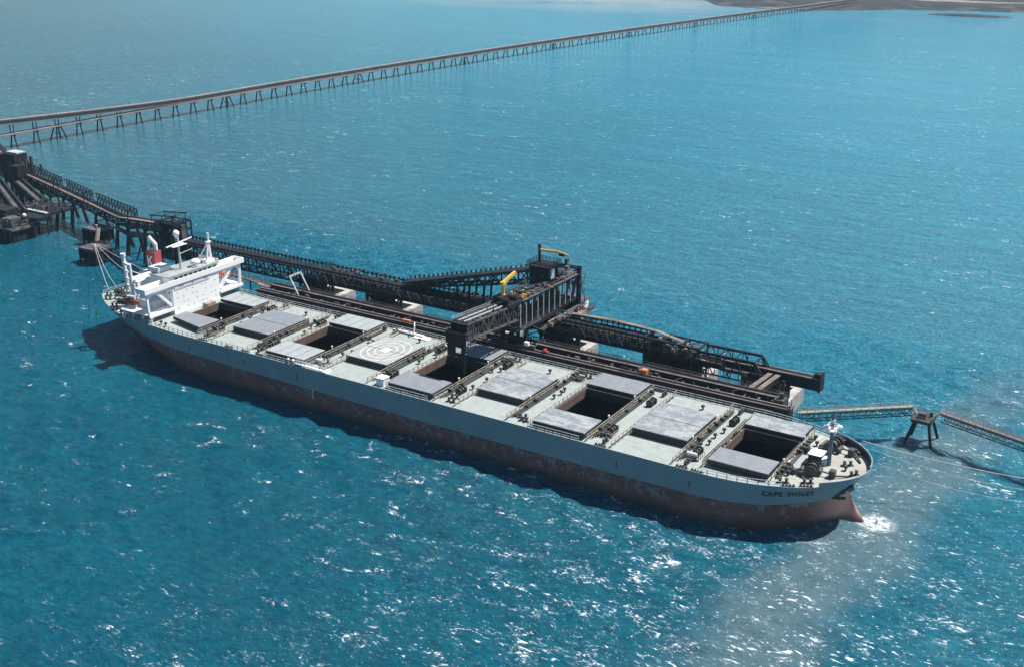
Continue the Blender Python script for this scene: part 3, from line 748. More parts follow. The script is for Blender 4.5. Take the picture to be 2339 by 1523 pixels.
# white letter on both flat sides
for sg in(-1,1):
    k=MB(); yk=FY+sg*1.87
    def seg(a,b,w=.62): k.beam((FX+a[0]*-sg*-1,yk,26.1+a[1]),(FX+b[0]*-sg*-1,yk,26.1+b[1]),.10,w)
    def qd(pts): k.add([(FX+(p[0] if sg<0 else -p[0]),yk,26.2+p[1]) for p in pts],[tuple(range(len(pts)))])
    qd([(-1.3,-2.2),(-.7,-2.2),(-.7,2.2),(-1.3,2.2)]); qd([(-.8,-.35),(-.8,.55),(.75,2.2),(1.6,2.2)]); 
    k.v=[(a,b+sg*(.01*(i//4)),c) for i,(a,b,c) in enumerate(k.v)]
    qd([(-.35,.1),(.25,.65),(1.6,-2.2),(.75,-2.2)])
    k.build('funnel_letter','white',fun)
# after end: kingposts, provision crane beams, catwalk
kp=MB(); kp.tube((-125.5,-10.4,DZ),(-125.0,-10.9,28.6),.62,12,.5); kp.build('kingpost','white',ship)
kp=MB(); kp.tube((-129.4,-9.0,DZ),(-129.2,-9.8,30.6),.8,12,.7); kp.tube((-129.2,-9.8,30.4),(-129.2,-9.8,31.4),.95,12); kp.build('kingpost','offwhite',ship)
kp=MB(); kp.beam((-125.0,-10.9,28.0),(-129.2,-9.8,28.2),.7,.7); 
for zz in(18,20.5,23,25.5): kp.beam((-125.2,-10.8,zz),(-129.3,-9.7,zz),.35,.35)
kp.beam((-125,-10.8,26.4),(-123.6,-6.5,23.6),.3); kp.beam((-124.9,-10.8,20.6),(-120.4,-13.6,15.2),.4)
kp.build('kingpost_bracing','white',ship)
kp=MB(); kp.tube((-119.6,-13.0,15.6),(-119.6,-13.0,24.0),.55,10); kp.beam((-119.6,-13,23.6),(-119.8,-9,24.),.5); kp.build('provision_crane','white',ship)
kp=MB(); kp.box(-126.2,-121.6,-10.2,-1.6,22.6,22.9)
for xx in(-126.0,-124.0,-121.8): kp.beam((xx,-10.6,23.2),(xx,2.0,23.4),.35,.5)
kp.railing([(-121.6,-10.2,22.9),(-121.6,-2,22.9)],1.1,1.6,.12,2)
kp.build('casing_platform','white',ship)
# poop deck gear
for (x,y,r) in((-137.8,-6.6,.3),(-141.5,-3.2,0),(-133.0,-9.4,.3)): put('mooring_winch',win,'dark',(x,y,DZ),r)
for (x,y,r) in((-143.6,-6.4,.2),(-145.0,1.0,1.57),(-140.4,-9.4,.5),(-129,-15.6,.3),(-144.6,-2.2,1.5),(-132.4,-13.2,.4)): put('bollard',bol,'dark',(x,y,DZ),r)
for (x,y) in((-139.6,1.2),(-136,2.6),(-142.3,3.3),(-124,-17.4),(-104.6,-17.2),(-102,-17.6),(-104,15.4),(-102.6,17.4)): put('vent',ven,'dark',(x,y,DZ))
for (x,y,z) in((-127.5,-15.7,DZ),(-122.4,-17.9,DZ)): MB().tube((x,y,z),(x+1.8,y-1.,z+.2),.5,8).build('liferaft_canister','white',ship)
MB().box(-106.2,-103.9,2.6,6.4,DZ,DZ+1.5).build('deck_locker','pipe',ship)
MB().box(-138,-129.5,-8.2,-6.6,DZ,DZ+.9).build('hose_box','offwhite',ship)
def clutter(par,x0,x1,y0,y1,z0,zh,n,mt,name='machinery_clutter',seed=1):
    rd=random.Random(seed); b=MB()
    for i in range(n):
        x=rd.uniform(x0,x1); y=rd.uniform(y0,y1); z=z0+rd.uniform(0,zh*.5); k=rd.random()
        if k<.4: a=rd.uniform(.4,1.6); b.box(x,x+a,y,y+rd.uniform(.4,1.4),z0,z+rd.uniform(.4,zh*.6))
        elif k<.75:
            d=Vector(rd.choice([(1,0,0),(0,1,0),(.7,.7,.2),(.3,-.6,.5)]))*rd.uniform(2,6); p=Vector((x,y,z+.4)); q=p+d
            q.x=min(max(q.x,x0),x1+1.5); q.y=min(max(q.y,y0),y1+1.5)
            if (q-p).length>.5: b.tube(p,q,rd.uniform(.08,.25),6)
        else: b.tube((x,y,z0),(x,y,z0+rd.uniform(.6,zh)),rd.uniform(.08,.4),8)
    return b.build(name,mt,par)
# ---------------------------------------------------------------- berth: caissons
def caisson(x0,x1,label,y1=63.5,foot=None):
    t_=thing('caisson',label,'pier',((x0+x1)/2,44,0),'concrete caissons under the berth')
    b=MB(); w=2.6
    b.box(x0,x0+w,26,y1,-4,5); b.box(x1-w,x1,26,y1,-4,5); b.box(x0+w,x1-w,y1-w,y1,-4,5); b.box(x0+w,x1-w,26,28.4,-4,5)
    b.build('caisson_wall','concrete',t_)
    b=MB(); b.box(x0+w,x1-w,28.4,y1-w,-4,2.2); b.build('caisson_slab','concrete_dk',t_)
    b=MB()
    for xx in(x0+1.3,(x0+x1)/2,x1-1.3):
        for yy in(27.2,34.4,47.4,52.4):
            b.beam((xx,yy,5.02 if abs(xx-(x0+x1)/2)>1 else 2.2),(xx,yy,10.2 if yy<40 else 12.2),.9)
        b.beam((xx,27.2,8.5),(xx,34.4,6),.5); b.beam((xx,47.4,11.6),(xx,52.4,6),.5); b.beam((xx,47.4,6),(xx,52.4,11.6),.5)
    for yy in(47.4,52.4): b.beam((x0+1.3,yy,6),(x1-1.3,yy,11.6),.4); b.beam((x0+1.3,yy,11.6),(x1-1.3,yy,6),.4)
    b.build('support_frame','steel',t_)
    b=MB()
    b.box(x0+2.5,x1-3.5,48,52,6.0,12.2); b.build('bearing_block','steel',t_)
    return t_
caisson(-104,-90,'concrete caisson nearest the ship superstructure, under the white leaning frame')
caisson(-72,-58,'concrete caisson second from the superstructure, with a pale end wall')
caisson(-29,-15,'concrete caisson hidden in shade under the conveyor, left of the ship loader')
caisson(1,15,'concrete caisson with a bright end wall just right of the ship loader')
caisson(39,58,'wide open-topped concrete caisson under the drive station')
caisson(71,86,'open concrete caisson at the bow end of the wharf')
# ---------------------------------------------------------------- wharf
wh=thing('wharf','long narrow brown wharf girder deck with dusty rails alongside the ship','wharf',(-5,30,0))
b=MB(); b.box(-104,94.4,26,28.7,9.7,13.1); 
for i in range(50): xx=-103+i*4.02; b.box(xx,xx+.18,25.88,26.0,9.7,13.0)
b.build('seaward_girder','beam',wh)
b=MB(); b.box(-104,90.5,33.2,35.6,9.9,12.9); b.build('landward_girder','beam',wh)
b=MB(); b.box(-103.5,90,28.7,33.2,10.2,11.4)
for i in range(25): xx=-102+i*7.7; b.box(xx,xx+.5,28.7,33.2,11.4,11.9)
b.build('cross_deck','concrete_dk',wh)
b=MB(); b.box(-104,94.4,26.0,26.35,13.1,13.3); b.beam((-104,27.6,13.3),(94,27.6,13.3),.28,.4); b.box(-104,94,28.2,28.7,13.1,13.16); b.build('crane_rail','railtop',wh)
b=MB(); b.box(-104,90.5,33.2,33.8,12.9,13.0); b.beam((-104,35.3,13.1),(90.3,35.3,13.1),.3,.4); b.build('crane_rail','railtop',wh)
b=MB(); b.railing([(-104,35.5,12.9),(90.4,35.5,12.9)],1.2,3.,.11,2); b.build('wharf_railing','steel_lt',wh)
b=MB(); b.box(93.2,94.5,25.7,28.9,13.1,13.5); b.beam((94.2,26,9.7),(94.2,26,14.6),.35); b.beam((93.6,28.9,13.1),(93.6,28.9,15.2),.25); b.beam((93.6,28.9,15),(94.2,26,14.5),.2); b.build('end_platform','steel_lt',wh)
b=MB(); b.box(88.4,91.2,29.2,32.6,11.2,14.0); b.tube((90,31,14),(90,31,15.6),.7,8); b.build('mooring_hook','dark',wh)
for x in(-97,-66,-22,8,49,79,88):
    MB().box(x-1.6,x+1.6,25.0,25.95,3.4,12.2).build('fender','dark',wh)
b=MB(); b.box(46.4,49.6,29.4,31.8,11.4,14.2); b.railing([(42,27,13.2),(52,27,13.2)],1.4,1.6,.12,2); b.build('mooring_hook','dark',wh)
for x,l in((-38.5,3.),): MB().box(x,x+l,26.6,27.4,13.35,14.0).build('rail_stop','orange',wh)
tag(recentre(MB().box(48.2,49.9,28.0,29.6,13.3,14.6).tube((47.4,28.8,13.8),(48.2,28.8,13.8),.45,8).build('winch','orange')),'orange winch on the wharf deck opposite the third open hold','winch')
tag(recentre(MB().box(15.2,17.0,26.9,27.7,13.5,14.0).box(15.6,16.2,26.7,28.1,14.2,14.5).build('bogie_stop','red')),'small red rail stop on the wharf just right of the ship loader','rail stop')
# walkway continuing left from the wharf towards the tower
wk=thing('access_walkway','low brown access walkway with railings leading left from the wharf end','walkway',(-135,40,0))
b=MB(); b.beam((-104,36.4,10.6),(-166,46.5,10.0),2.0,.5); b.beam((-104,32,12.2),(-110,33,12.2),1.6,.4); b.build('walkway_deck','railtop',wk)
b=MB(); b.railing([(-104,35.4,10.8),(-166,45.5,10.2)],1.2,2.6,.12,2); b.railing([(-104,37.4,10.8),(-166,47.5,10.2)],1.2,2.6,.12,2); b.build('walkway_railing','steel_lt',wk)
b=MB()
for k in range(5): xx=-108-k*13; yy=37-(xx+104)*.163; b.tube((xx,yy,-3),(xx,yy,10.4),.3,8)
b.build('walkway_pile','pile',wk)
# white leaning frame
fr_=thing('gangway_frame','white leaning portal frame standing on the wharf behind the aftmost hatches','frame',(-89,32,13))
b=MB(); b.beam((-86.6,28.9,13.2),(-90.2,28.9,19.4),.42); b.beam((-86.6,34.6,13.2),(-90.2,34.6,19.4),.42); b.beam((-90.2,28.9,19.4),(-90.2,34.6,19.4),.5); b.build('frame_tube','rail',fr_)
# ---------------------------------------------------------------- conveyor gallery
ga=thing('conveyor_gallery','long dark lattice conveyor gallery running the length of the berth','conveyor',(-60,49,0))
b=MB(); b.truss((-168,49,10.8),(-99,49,10.8),6,5.4,17,.42,cross=False); b.build('lattice_span','steel',ga)
b=MB(); b.truss((-99,49.7,12.2),(40,49.7,12.2),4.6,3.8,40,.42); b.box(-99,40,47.6,51.8,12.3,12.7); b.build('lattice_span','steel',ga)
b=MB(); b.box(-168,40,45.8,52.2,16.0,16.35); b.box(-166,40,47.4,50.6,16.35,17.0); b.build('belt_deck','steel',ga)
b=MB()
for i in range(104):
    xx=-166+i*2.0
    b.box(xx,xx+.35,45.8,46.1,16.35,17.9); b.box(xx,xx+.35,51.9,52.2,16.35,18.0); 
    b.box(xx+.1,xx+.7,51.6,52.4,17.5,18.15)
b.beam((-167,46,17.3),(40,46,17.3),.2); b.beam((-167,52,17.4),(40,52,17.4),.35)
b.build('idler_row','steel',ga)
b=MB(); b.box(-99,66,46.2,47.3,12.0,13.6); b.box(-99,66,52.0,53.0,11.4,13.0); b.build('rail_girder','steel',ga)
b=MB()
xx=-98
while xx<58:
    l=random.uniform(1.5,5); b.box(xx,xx+l,46.3,47.2,13.6,13.8); xx+=l+random.uniform(.4,1.6)
b.build('lower_belt','ore',ga)
b=MB()
for x0 in(-94,-56,-18,18): 
    for k in range(4): xx=x0+k*4.4; b.beam((xx,46.0,16.0),(xx+1.8,46.0,13.0),.2)
b.build('stay_rod','rail',ga)
b=MB()
for i in range(24): xx=-97+i*6.6; b.box(xx,xx+1.0,46.9,47.2,13.6,15.9)
b.railing([(-98,46.3,13.6),(66,46.3,13.6)],1.1,2.6,.12,2)
b.build('web_post','steel_lt',ga)
b=MB()
P=[(12,50.6,18.4),(28,50.6,18.9),(42,50.6,18.3),(53,50.6,16.2)]
for a,c in zip(P,P[1:]): b.beam(a,c,1.7,.3)
b.build('belt_hood','railtop',ga)
# drive station
dr=thing('drive_station','dark drive station and machinery frame above the wide caisson','conveyor drive',(49,49,0))
b=MB(); b.box(40,59,45.6,52.4,12.6,13.0); b.box(41,47,46.5,51.5,13.0,16.6); b.box(51,57,47,51,13,15.2); b.tube((49,46.6,14.2),(49,51.4,14.2),1.1,12); b.build('machinery','steel',dr)
b=MB()
for xx in(40.4,46.5,52.6,58.6):
    for yy in(45.8,52.2): b.beam((xx,yy,5.0),(xx,yy,17.4),.5)
    b.beam((xx,45.8,17.4),(xx,52.2,17.4),.4)
for yy in(45.8,52.2): b.beam((40.4,yy,17.4),(58.6,yy,17.0),.5); b.beam((40.4,yy,9.4),(58.6,yy,9.4),.5); b.beam((40.4,yy,6),(46.5,yy,12.6),.35); b.beam((52.6,yy,12.6),(58.6,yy,6),.35)
b.railing([(40.4,45.4,13),(58.8,45.4,13)],1.2,1.6,.12,2)
b.build('station_frame','steel',dr)
b=MB(); b.box(56.2,59.4,46.4,48,12.2,12.6); b.box(44.4,45.4,47,48.4,16.6,17.6); b.box(53.4,54.6,46.2,47.4,15.2,16.2); b.box(49.6,50.6,45.6,46.2,14.6,15.6); b.build('motor','railtop',dr)
# end truss + buffer girder
et=thing('end_truss','open lattice truss with raked end posts at the bow end of the conveyor','truss',(69,49,0))
b=MB(); 
for yy in(45.6,52.2):
    b.beam((58.8,yy,16.6),(76.2,yy,16.6),.75 if yy>50 else .5,.7); b.beam((58,yy,10.2),(81,yy,10.2),.4)
    b.beam((76.2,yy,16.6),(81,yy,10.4),.35)
    for k in range(4): xx=60+k*5.2; b.beam((xx,yy,16.6),(xx+3.4,yy,10.3),.28); b.beam((xx+3.6,yy,10.3),(xx+5.2 if k<3 else 76.2,yy,16.6),.22)
    for k in range(4): xx=62+k*4.8; b.beam((xx,yy,16.6),(xx,yy,10.3),.25)
for xx in(60,65,70,76.2): b.beam((xx,45.6,16.6),(xx,52.2,16.6),.3)
for xx in(60,67,74,81): b.beam((xx,45.6,10.2),(xx,52.2,10.2),.3)
b.build('truss_frame','steel',et)
b=MB(); b.box(58.2,76,48.2,50.6,11.4,12.0); b.build('belt_run','ore',et)
bg_=thing('buffer_girder','deep dark plate girder with raised end plate, cantilevered past the last caisson','girder',(80,51,0))
b=MB(); b.box(64,94.2,49.8,52.6,10.2,13.7); b.build('girder_web','steel',bg_)
b=MB(); b.box(64,94.2,49.6,50.1,13.7,13.95); b.box(64,94.2,52.2,52.7,13.7,13.95); b.build('girder_flange','railtop',bg_)
b=MB(); b.box(94.2,94.9,49.3,53.0,10.0,15.4); b.box(92.6,94.2,50.2,52.2,13.7,15.2); b.build('end_plate','steel',bg_)
cb=thing('cross_beam','twin cross beam with dusty top flanges joining wharf and buffer girder','beam',(81,42,0))
for i,dx in enumerate((-1.2,1.2)):
    MB().beam((80.2+dx,35.7,12.0),(81.2+dx,49.5,12.0),1.3,1.6).build('beam_web','steel',cb); MB().beam((80.2+dx,35.7,12.95),(81.2+dx,49.5,12.95),1.5,.2).build('beam_flange','railtop',cb)
# ---------------------------------------------------------------- ship loader
ld=thing('ship_loader','black lattice travelling ship loader with boom and chute over the middle hold','ship loader',(5,36,13))
b=MB()
for x in(0.2,8.6):
    b.beam((x,27.6,14.6),(x,28.6,20.4),1.0); b.beam((x,46.7,14.6),(x,45.4,20.4),1.0); b.beam((x,28,19.6),(x,45,19.6),1.0,1.1); b.beam((x,30,20.2),(x,44,15.0),.4); b.beam((x,44.6,20),(x,52,18.4),.5)
b.beam((0.2,27.8,16.2),(8.6,27.8,16.2),.7); b.beam((.2,46.4,15.6),(8.6,46.4,15.6),.7)
b.build('portal_leg','steel',ld)
for x in(-1.6,8.6):
    b=MB(); b.box(x-2.2,x+3.4,27.1,28.2,13.5,14.7)
    for k in range(4): b.tube((x-1.6+k*1.4,27.2,13.8),(x-1.6+k*1.4,28.1,13.8),.5,10)
    b.build('bogie','steel_lt',ld)
    b=MB(); b.box(x-2.2,x+3.4,46.3,47.3,13.7,14.8); b.build('bogie','steel_lt',ld)
b=MB(); b.box(-1.4,8.4,23,60,19.6,20.3); b.box(0,7,31,43,18.4,19.6); b.box(0,3,50,58,20.3,22.2); b.build('machine_deck','steel',ld)
b=MB()
b.box(8.4,9.9,36,61,16.6,16.9); b.box(8.4,10.6,50,61,17.6,17.8); b.railing([(9.9,36,16.9),(9.9,61,16.9)],1.2,1.8,.1,2); b.railing([(10.6,50,17.8),(10.6,61,17.8)],1.2,1.8,.1,2)
b.box(8.5,9.3,26,36,20.0,20.2); b.railing([(9.3,24,20.2),(9.3,36,20.2)],1.1,1.8,.1,2); b.beam((9.9,36,16.7),(9.3,30,20),.8,.2)
b.build('walkway','steel_lt',ld)
b=MB(); b.truss((3.6,24,20.4),(3.6,61,20.0),9,7.8,11,.3,chord=.6); b.build('main_truss','steel',ld)
b=MB(); b.box(1.2,3.0,28,60,27.8,28.2); b.box(4.6,6.6,28,60,27.8,28.2); b.box(2,5.6,46,56,28.2,29.6); b.build('conveyor_deck','steel',ld)
for k in range(10): MB().beam((8.35,25.2+k*3.4,20.4),(8.35,25.2+k*3.4,28.2),.24).build('web_post','rail',ld)
b=MB()
for xx in(.2,2.6,5.4,8.2): b.beam((xx,24,28.6),(xx,60,28.5),.35,.3)
b.beam((8.5,26,28.9),(8.5,60,28.5),.7,.35); b.railing([(8.3,27,28.8),(8.3,60,28.6)],1.1,2.,.1,1); b.railing([(-.6,27,28.8),(-.6,60,28.6)],1.1,2.,.1,1)
b.build('top_chord','steel_lt',ld)
b=MB()
for xx in(-1.2,8.2): b.beam((xx,61.6,13.6),(xx,61.6,30.6),1.1,1.5); b.beam((xx,56.4,20.6),(xx,61,29.6),.5); b.beam((xx,51,20.6),(xx,56,27.6),.5)
b.box(-2,9,61.1,62.2,29.6,30.6); b.box(-2,9,60.9,62.4,24.2,25.2); b.beam((-1.2,61.6,25),(8.2,61.6,29.8),.5); b.box(.5,7.6,61.2,62.2,13.6,19.6)
b.build('rear_tower','steel',ld)
b=MB(); 
for k in range(5): b.railing([(9.4,61,15+k*3.2),(9.4,63.4,15+k*3.2)],1.,1.2,.1,1)
b.beam((9.6,61.2,14),(9.6,63.4,19.4),.2); b.beam((9.6,63.4,19.4),(9.6,61.2,24),.2); b.beam((9.6,61.2,24),(9.6,63.4,27.5),.2); b.build('stair','steel_lt',ld)
# boom
b=MB(); b.truss((5.0,24.5,23.2),(5.0,-2.4,25.2),5.8,5.0,10,.38,h2=4.6); b.build('boom','steel_lt',ld)
b=MB(); b.beam((5,24,24.2),(5,-2,26.2),4.2,.4); b.beam((5,24,27.4),(5,0,29.0),2.0,.3); b.build('boom_belt','steel',ld)
b=MB(); b.beam((4.1,24,28.7),(4.1,-1.5,30.2),.32,.35); b.beam((6.1,24,28.7),(6.1,-1.5,30.2),.32,.35); b.railing([(2.1,24,28.3),(2.1,-2,29.9)],1.1,2.2,.1,2); b.build('boom_rail','rail',ld)
b=MB(); b.box(1.4,8.3,-4.2,-3.9,24.0,27.4); b.box(1.4,8.3,-3.9,-2.4,23.0,23.4); b.box(1.4,8.3,-3.9,-2.4,27.3,27.6); b.box(2.2,7.9,-2.2,-.4,27.0,30.2); b.build('boom_head','steel',ld)
b=MB()
for k in range(5): b.beam((8.4,-4+k*1.2,23.0),(8.4,-4+k*1.2,27.6),.12)
for k in range(5): b.beam((8.4,-4,23.0+k*1.1),(8.4,1.2,22.9+k*1.1),.12)
b.build('head_grating','steel_lt',ld)
b=MB(); b.tube((6.0,-2.0,23.2),(6.0,-2.0,14.6),.62,12,.55); b.tube((6.0,-2.0,14.6),(6.0,-2.0,7.0),.34,10,.25); b.build('loading_chute','steel',ld)
b=MB(); b.box(1.5,3.1,-3.6,-1.6,20.0,23.0); b.box(1.9,2.7,-3.2,-2.0,18.6,20.0); b.build('operator_cab','steel',ld)
b=MB(); b.box(1.6,8.6,18.6,25.6,28.4,29.4); b.box(2.2,5.0,19.4,23.6,29.4,31.2); b.tube((2.4,20,30.2),(7.6,20,30.2),.9,10); b.tube((2.4,24.6,30),(7.6,24.6,30),.8,10); b.build('winch_house','steel',ld)
# tripper
b=MB(); b.truss((-52,49,17.2),(0.5,49.6,27.6),5.2,.8,16,.42,h2=4.4); b.build('tripper_truss','steel',ld)
b=MB(); b.beam((-54,49,18.3),(0.5,49.6,32.2),4.6,.5); 
for i in range(28): 
    u=i/27; b.box(-54+54*u-.2,-54+54*u+.2,51.4,51.9,18.4+13.6*u,19.6+13.6*u)
b.build('tripper_belt','steel',ld)
b=MB()
for xx in(-31,-26,-20): 
    zb=17.2+(xx+52)*.198
    for yy in(46.8,51.2): b.beam((xx,yy,16.4),(xx+.6,yy,zb),.6)
b.box(-34,-18,46.2,51.8,16.4,17.4); b.railing([(-50,46.2,17.4),(-20,46.2,17.4)],1.4,1.5,.16,2); b.build('tripper_leg','steel',ld)
b=MB(); b.box(-1.5,5.5,46.4,52.6,27.9,33.4); b.box(-2.2,6.2,45.8,53.2,33.4,33.7); b.railing([(-2.2,45.8,33.7),(6.2,45.8,33.7),(6.2,53.2,33.7),(-2.2,53.2,33.7),(-2.2,45.8,33.7)],1.3,1.4,.14,2); b.beam((5.5,50,33),(8.2,60,30.6),.5); b.build('head_house','steel',ld)
MB().box(5.5,5.9,47.4,49.6,29.6,33.0).build('service_panel','rail',ld)
b=MB(); b.box(-1.2,8.2,54,60,28.1,29.2); b.box(6.4,7.6,55,56.4,31.0,32.2); b.box(3,4,61,62.2,31,32.6); b.build('motor_house','steel_lt',ld)
cr=MB(); cr.tube((0,50,33.7),(0,50,39.4),.45,10); cr.tube((0,50,39.2),(0,50,39.8),.6,10); c1=cr.build('crane_post','steel',ld)
b=MB(); b.beam((.2,50,38.0),(7.0,50.6,38.0),.6,.6); b.beam((7.0,50.6,38.0),(10.2,50.9,37.4),.35,.4); b.beam((.2,50,39.6),(6.6,50.5,38.3),.12); b.build('crane_jib','yellow',c1)
MB().box(7.0,8.8,50.2,51.0,36.9,37.7).build('hoist','steel',c1)
b=MB(); b.tube((4,22.2,31.2),(4,22.2,35.2),.55,10,.5); b.tube((4,22.2,30.6),(4,22.2,31.4),.8,10); c2=b.build('crane_post','yellow',ld)
b=MB(); b.beam((4,21.8,34.9),(4.6,28.2,36.9),.9,.9); b.box(3.4,4.7,21.4,23.2,34.4,35.4); b.build('crane_jib','yellow',c2)
# cable reel and rear platform
b=MB(); b.box(-1,9,62.4,71.5,13.2,13.7); b.box(1,7,63,66,13.7,17.8); b.box(0,9,62.6,68.8,17.8,18.1); b.railing([(9,62.6,13.7),(9,71.5,13.7),(-1,71.5,13.7)],1.2,1.8,.14,2); b.beam((0,61.6,16.4),(0,70,13.6),.4); b.beam((8.6,61.6,16.4),(8.6,70,13.6),.4); b.build('rear_platform','steel_lt',ld)
b=MB(); b.tube((6.2,68.6,15.6),(7.4,68.6,15.6),1.55,18); b.build('cable_reel','white',ld)
b=MB(); b.box(8.6,12.2,55.6,60.4,14.6,16.0); b.box(9.4,11.4,50.5,55.6,14.2,14.9); b.box(9,12,56,60,16.0,16.5); b.build('cable_chute','ore',ld)
MB().box(9.2,10.6,25.9,27.0,14.8,15.9).build('junction_box','white',ld)
# ---------------------------------------------------------------- transfer tower + approach conveyor
tw=thing('transfer_tower','tall dark conveyor transfer tower behind the ship funnel','tower',(-172,50,0))
b=MB()
for x in(-177,-167):
    for y in(45,54.5): b.tube((x,y,-3),(x,y,9),.5,8); b.beam((x,y,9),(x,y,23.4),.5)
    for z in(9,14.5,20,23.4): b.beam((x,45,z),(x,54.5,z),.5)
    b.beam((x,45,9),(x,54.5,14.5),.35); b.beam((x,54.5,14.5),(x,45,20),.35)
for y in(45,54.5):
    for z in(9,14.5,20,23.4): b.beam((-177,y,z),(-167,y,z),.5)
    b.beam((-177,y,9),(-167,y,14.5),.35); b.beam((-167,y,14.5),(-177,y,20),.35)
b.build('tower_frame','steel',tw)
b=MB(); b.box(-176.4,-167.6,45.6,54,9.4,13.8); b.box(-176.4,-168.4,46.2,53.6,14.2,22.6); b.build('chute_housing','steel',tw)
b=MB(); b.beam((-181,46,25.4),(-167,46,26.8),.4); b.beam((-181,53,25.4),(-167,53,26.8),.4)
for x,z in((-180,25.6),(-174,26.1),(-168,26.7)): b.beam((x,46,22.4),(x,46,z),.22); b.beam((x,53,22.4),(x,53,z),.22); b.beam((x,46,z),(x,53,z),.22)
b.railing([(-177,45,23.5),(-167,45,23.5),(-167,54.5,23.5)],1.1,1.8,.12,2); b.build('gantry_rail','steel',tw)
MB().box(-167.3,-166.6,49,51.4,17,22.6).build('service_panel','steel_lt',tw)
b=MB(); b.ball((-168,44.4,21.4),.5,n=8,k=5); b.build('lamp','orange',tw)
ap=thing('approach_conveyor','dark approach conveyor trestle curving in from the far left to the tower','conveyor',(-260,80,0))
PTS=[(-452,156,13.6),(-352,106,13.6),(-297,90,13.6),(-224,66.5,14.4),(-196,57,18.8),(-177,50.4,21.6)]
def seg_dir(a,c): d=(Vector(c)-Vector(a)); n=Vector((-d.y,d.x,0)).normalized(); return d,(n if n.y>0 else -n)
for a,c in zip(PTS,PTS[1:]):
    A,C_=Vector(a),Vector(c); d,n=seg_dir(a,c); N=max(3,round(d.length/4.6))
    b=MB(); b.truss(A-Vector((0,0,3.2)),C_-Vector((0,0,3.2)),4.6,3.0,N,.42); b.build('lattice_span','steel',ap)
    b=MB()
    for i in range(int(d.length/1.7)):
        p=A+d*(i+.2)*1.7/d.length; b.beam(p-n*1.9,p-n*.4,.9,.22)
    b.build('walkway_grating','ore',ap)
    MB().beam(A+n*.9,C_+n*.9,1.6,.5).build('belt','steel',ap)
# overhead frames on the landward side
for (u0,u1) in(((-352,106,13.6),(-300,91,13.6)),((-294,89.2,13.6),(-262,78.9,14.0)),((-257,77.3,14.0),(-212,62.5,15.6))):
    a,c=Vector(u0),Vector(u1); d,n=seg_dir(a,c); N=round(d.length/3.6); b=MB(); H=Vector((0,0,4.3))
    P=[a+d*i/N+n*2.2 for i in range(N+1)]
    b.beam(P[0]+H,P[-1]+H,.35); b.beam(P[0]+H*.5,P[-1]+H*.5,.2)
    for i,p in enumerate(P):
        b.beam(p,p+H,.28); 
        if i<N: b.beam(p+(H if i%2 else H*0),P[i+1]+(H*0 if i%2 else H),.25); b.beam(p+(H*0 if i%2 else H),P[i+1]+(H if i%2 else H*0),.18)
    for p in(P[0],P[-1]): b.beam(p+H,p+H-n*4.4,.3); b.beam(p+H-n*4.4,p-n*4.4,.3)
    b.build('overhead_frame','steel',ap)
# splayed pile bents
def bent(pt,n,along,zt,nm='pile_bent',sp=4.5,par=None):
    b=MB(); p=Vector(pt)
    for s in(-1,1):
        top=p+n*s*1.9; bot=p+n*s*(1.9+sp*.5); bot.z=-3; top.z=zt
        b.tube(bot,top,.55,8,.5); bb=bot+along*3.4; b.tube(bb,top+along*.6,.45,8)
    b.beam(p+n*2.6+Vector((0,0,zt-p.z)),p-n*2.6+Vector((0,0,zt-p.z)),.8); b.beam(p+n*2.4+Vector((0,0,zt-3-p.z)),p-n*2.4+Vector((0,0,zt-3-p.z)),.4)
    return b.build(nm,'pile',par)
for (x,y,z) in((-226,67.3,10.4),(-214,63.3,11.4),(-250,75,10.3),(-290,88,10.2),(-278,84,10.2),(-330,99,10.2),(-196,57.4,14.6),(-400,131,10.2)):
    bent((x,y,0),Vector((.31,.95,0)),Vector((.95,-.31,0)),z,par=ap)
b=MB(); b.beam((-214,61,9.4),(-180,49,15.6),2.6,1.8); b.beam((-226,64,10),(-206,57,10),2.,.6)
for (x,y) in((-206,58),(-196,54),(-188,51)): b.tube((x,y-2,-3),(x+4,y+1,11),.4,8); b.tube((x+7,y+1,-3),(x+3,y+1,12),.4,8)
b.build('return_chute','steel_lt',ap)
# transfer house at the far left
th=thing('transfer_house','dark transfer house with pale flat roof at the left edge of the frame','building',(-336,95,0))
b=MB(); b.box(-352,-343,98.5,106,13,23.2); b.box(-362,-352,101,112,13,21.5); b.box(-343,-337,95,101,12.6,18.5); b.build('house_wall','steel',th)
MB().box(-352.4,-343.6,100.5,106,23.2,23.8).build('house_roof','rail',th)
b=MB()
for x,y in((-360,103),(-360,110),(-351,100),(-344,99.5),(-344,105),(-338,96.5)): b.tube((x,y,-3),(x,y,15),.55,8)
b.build('house_pile','pile',th)
# ---------------------------------------------------------------- old loading platform on the left
def gallery_span(a,c,label,nm='side_conveyor',top='steel_lt'):
    A,C_=Vector(a),Vector(c); t_=thing(nm,label,'conveyor',tuple((A+C_)/2)[:2]+(0,)); d,n=seg_dir(a,c); N=max(3,round(d.length/5))
    MB().truss(A-Vector((0,0,3)),C_-Vector((0,0,3)),4,2.8,N,.45).build('lattice_span','steel',t_)
    b=MB(); b.beam(A-n*.8,C_-n*.8,1.6,.6); b.build('belt_cover',top,t_)
    b=MB(); b.railing([tuple(A+n*2),tuple(C_+n*2)],1.2,2.5,.15,2); b.build('railing','steel_lt',t_)
    for u in(.05,.35,.68,.97):
        p=A+d*u; b=MB()
        for s in(-1,1): b.tube((p.x+n.x*s*3.2,p.y+n.y*s*3.2,-3),(p.x+n.x*s*1.6,p.y+n.y*s*1.6,p.z-3),.5,8)
        b.beam(p+n*2.6-Vector((0,0,3.4)),p-n*2.6-Vector((0,0,3.4)),.7); b.build('pile_pair','pile',t_)
    return t_
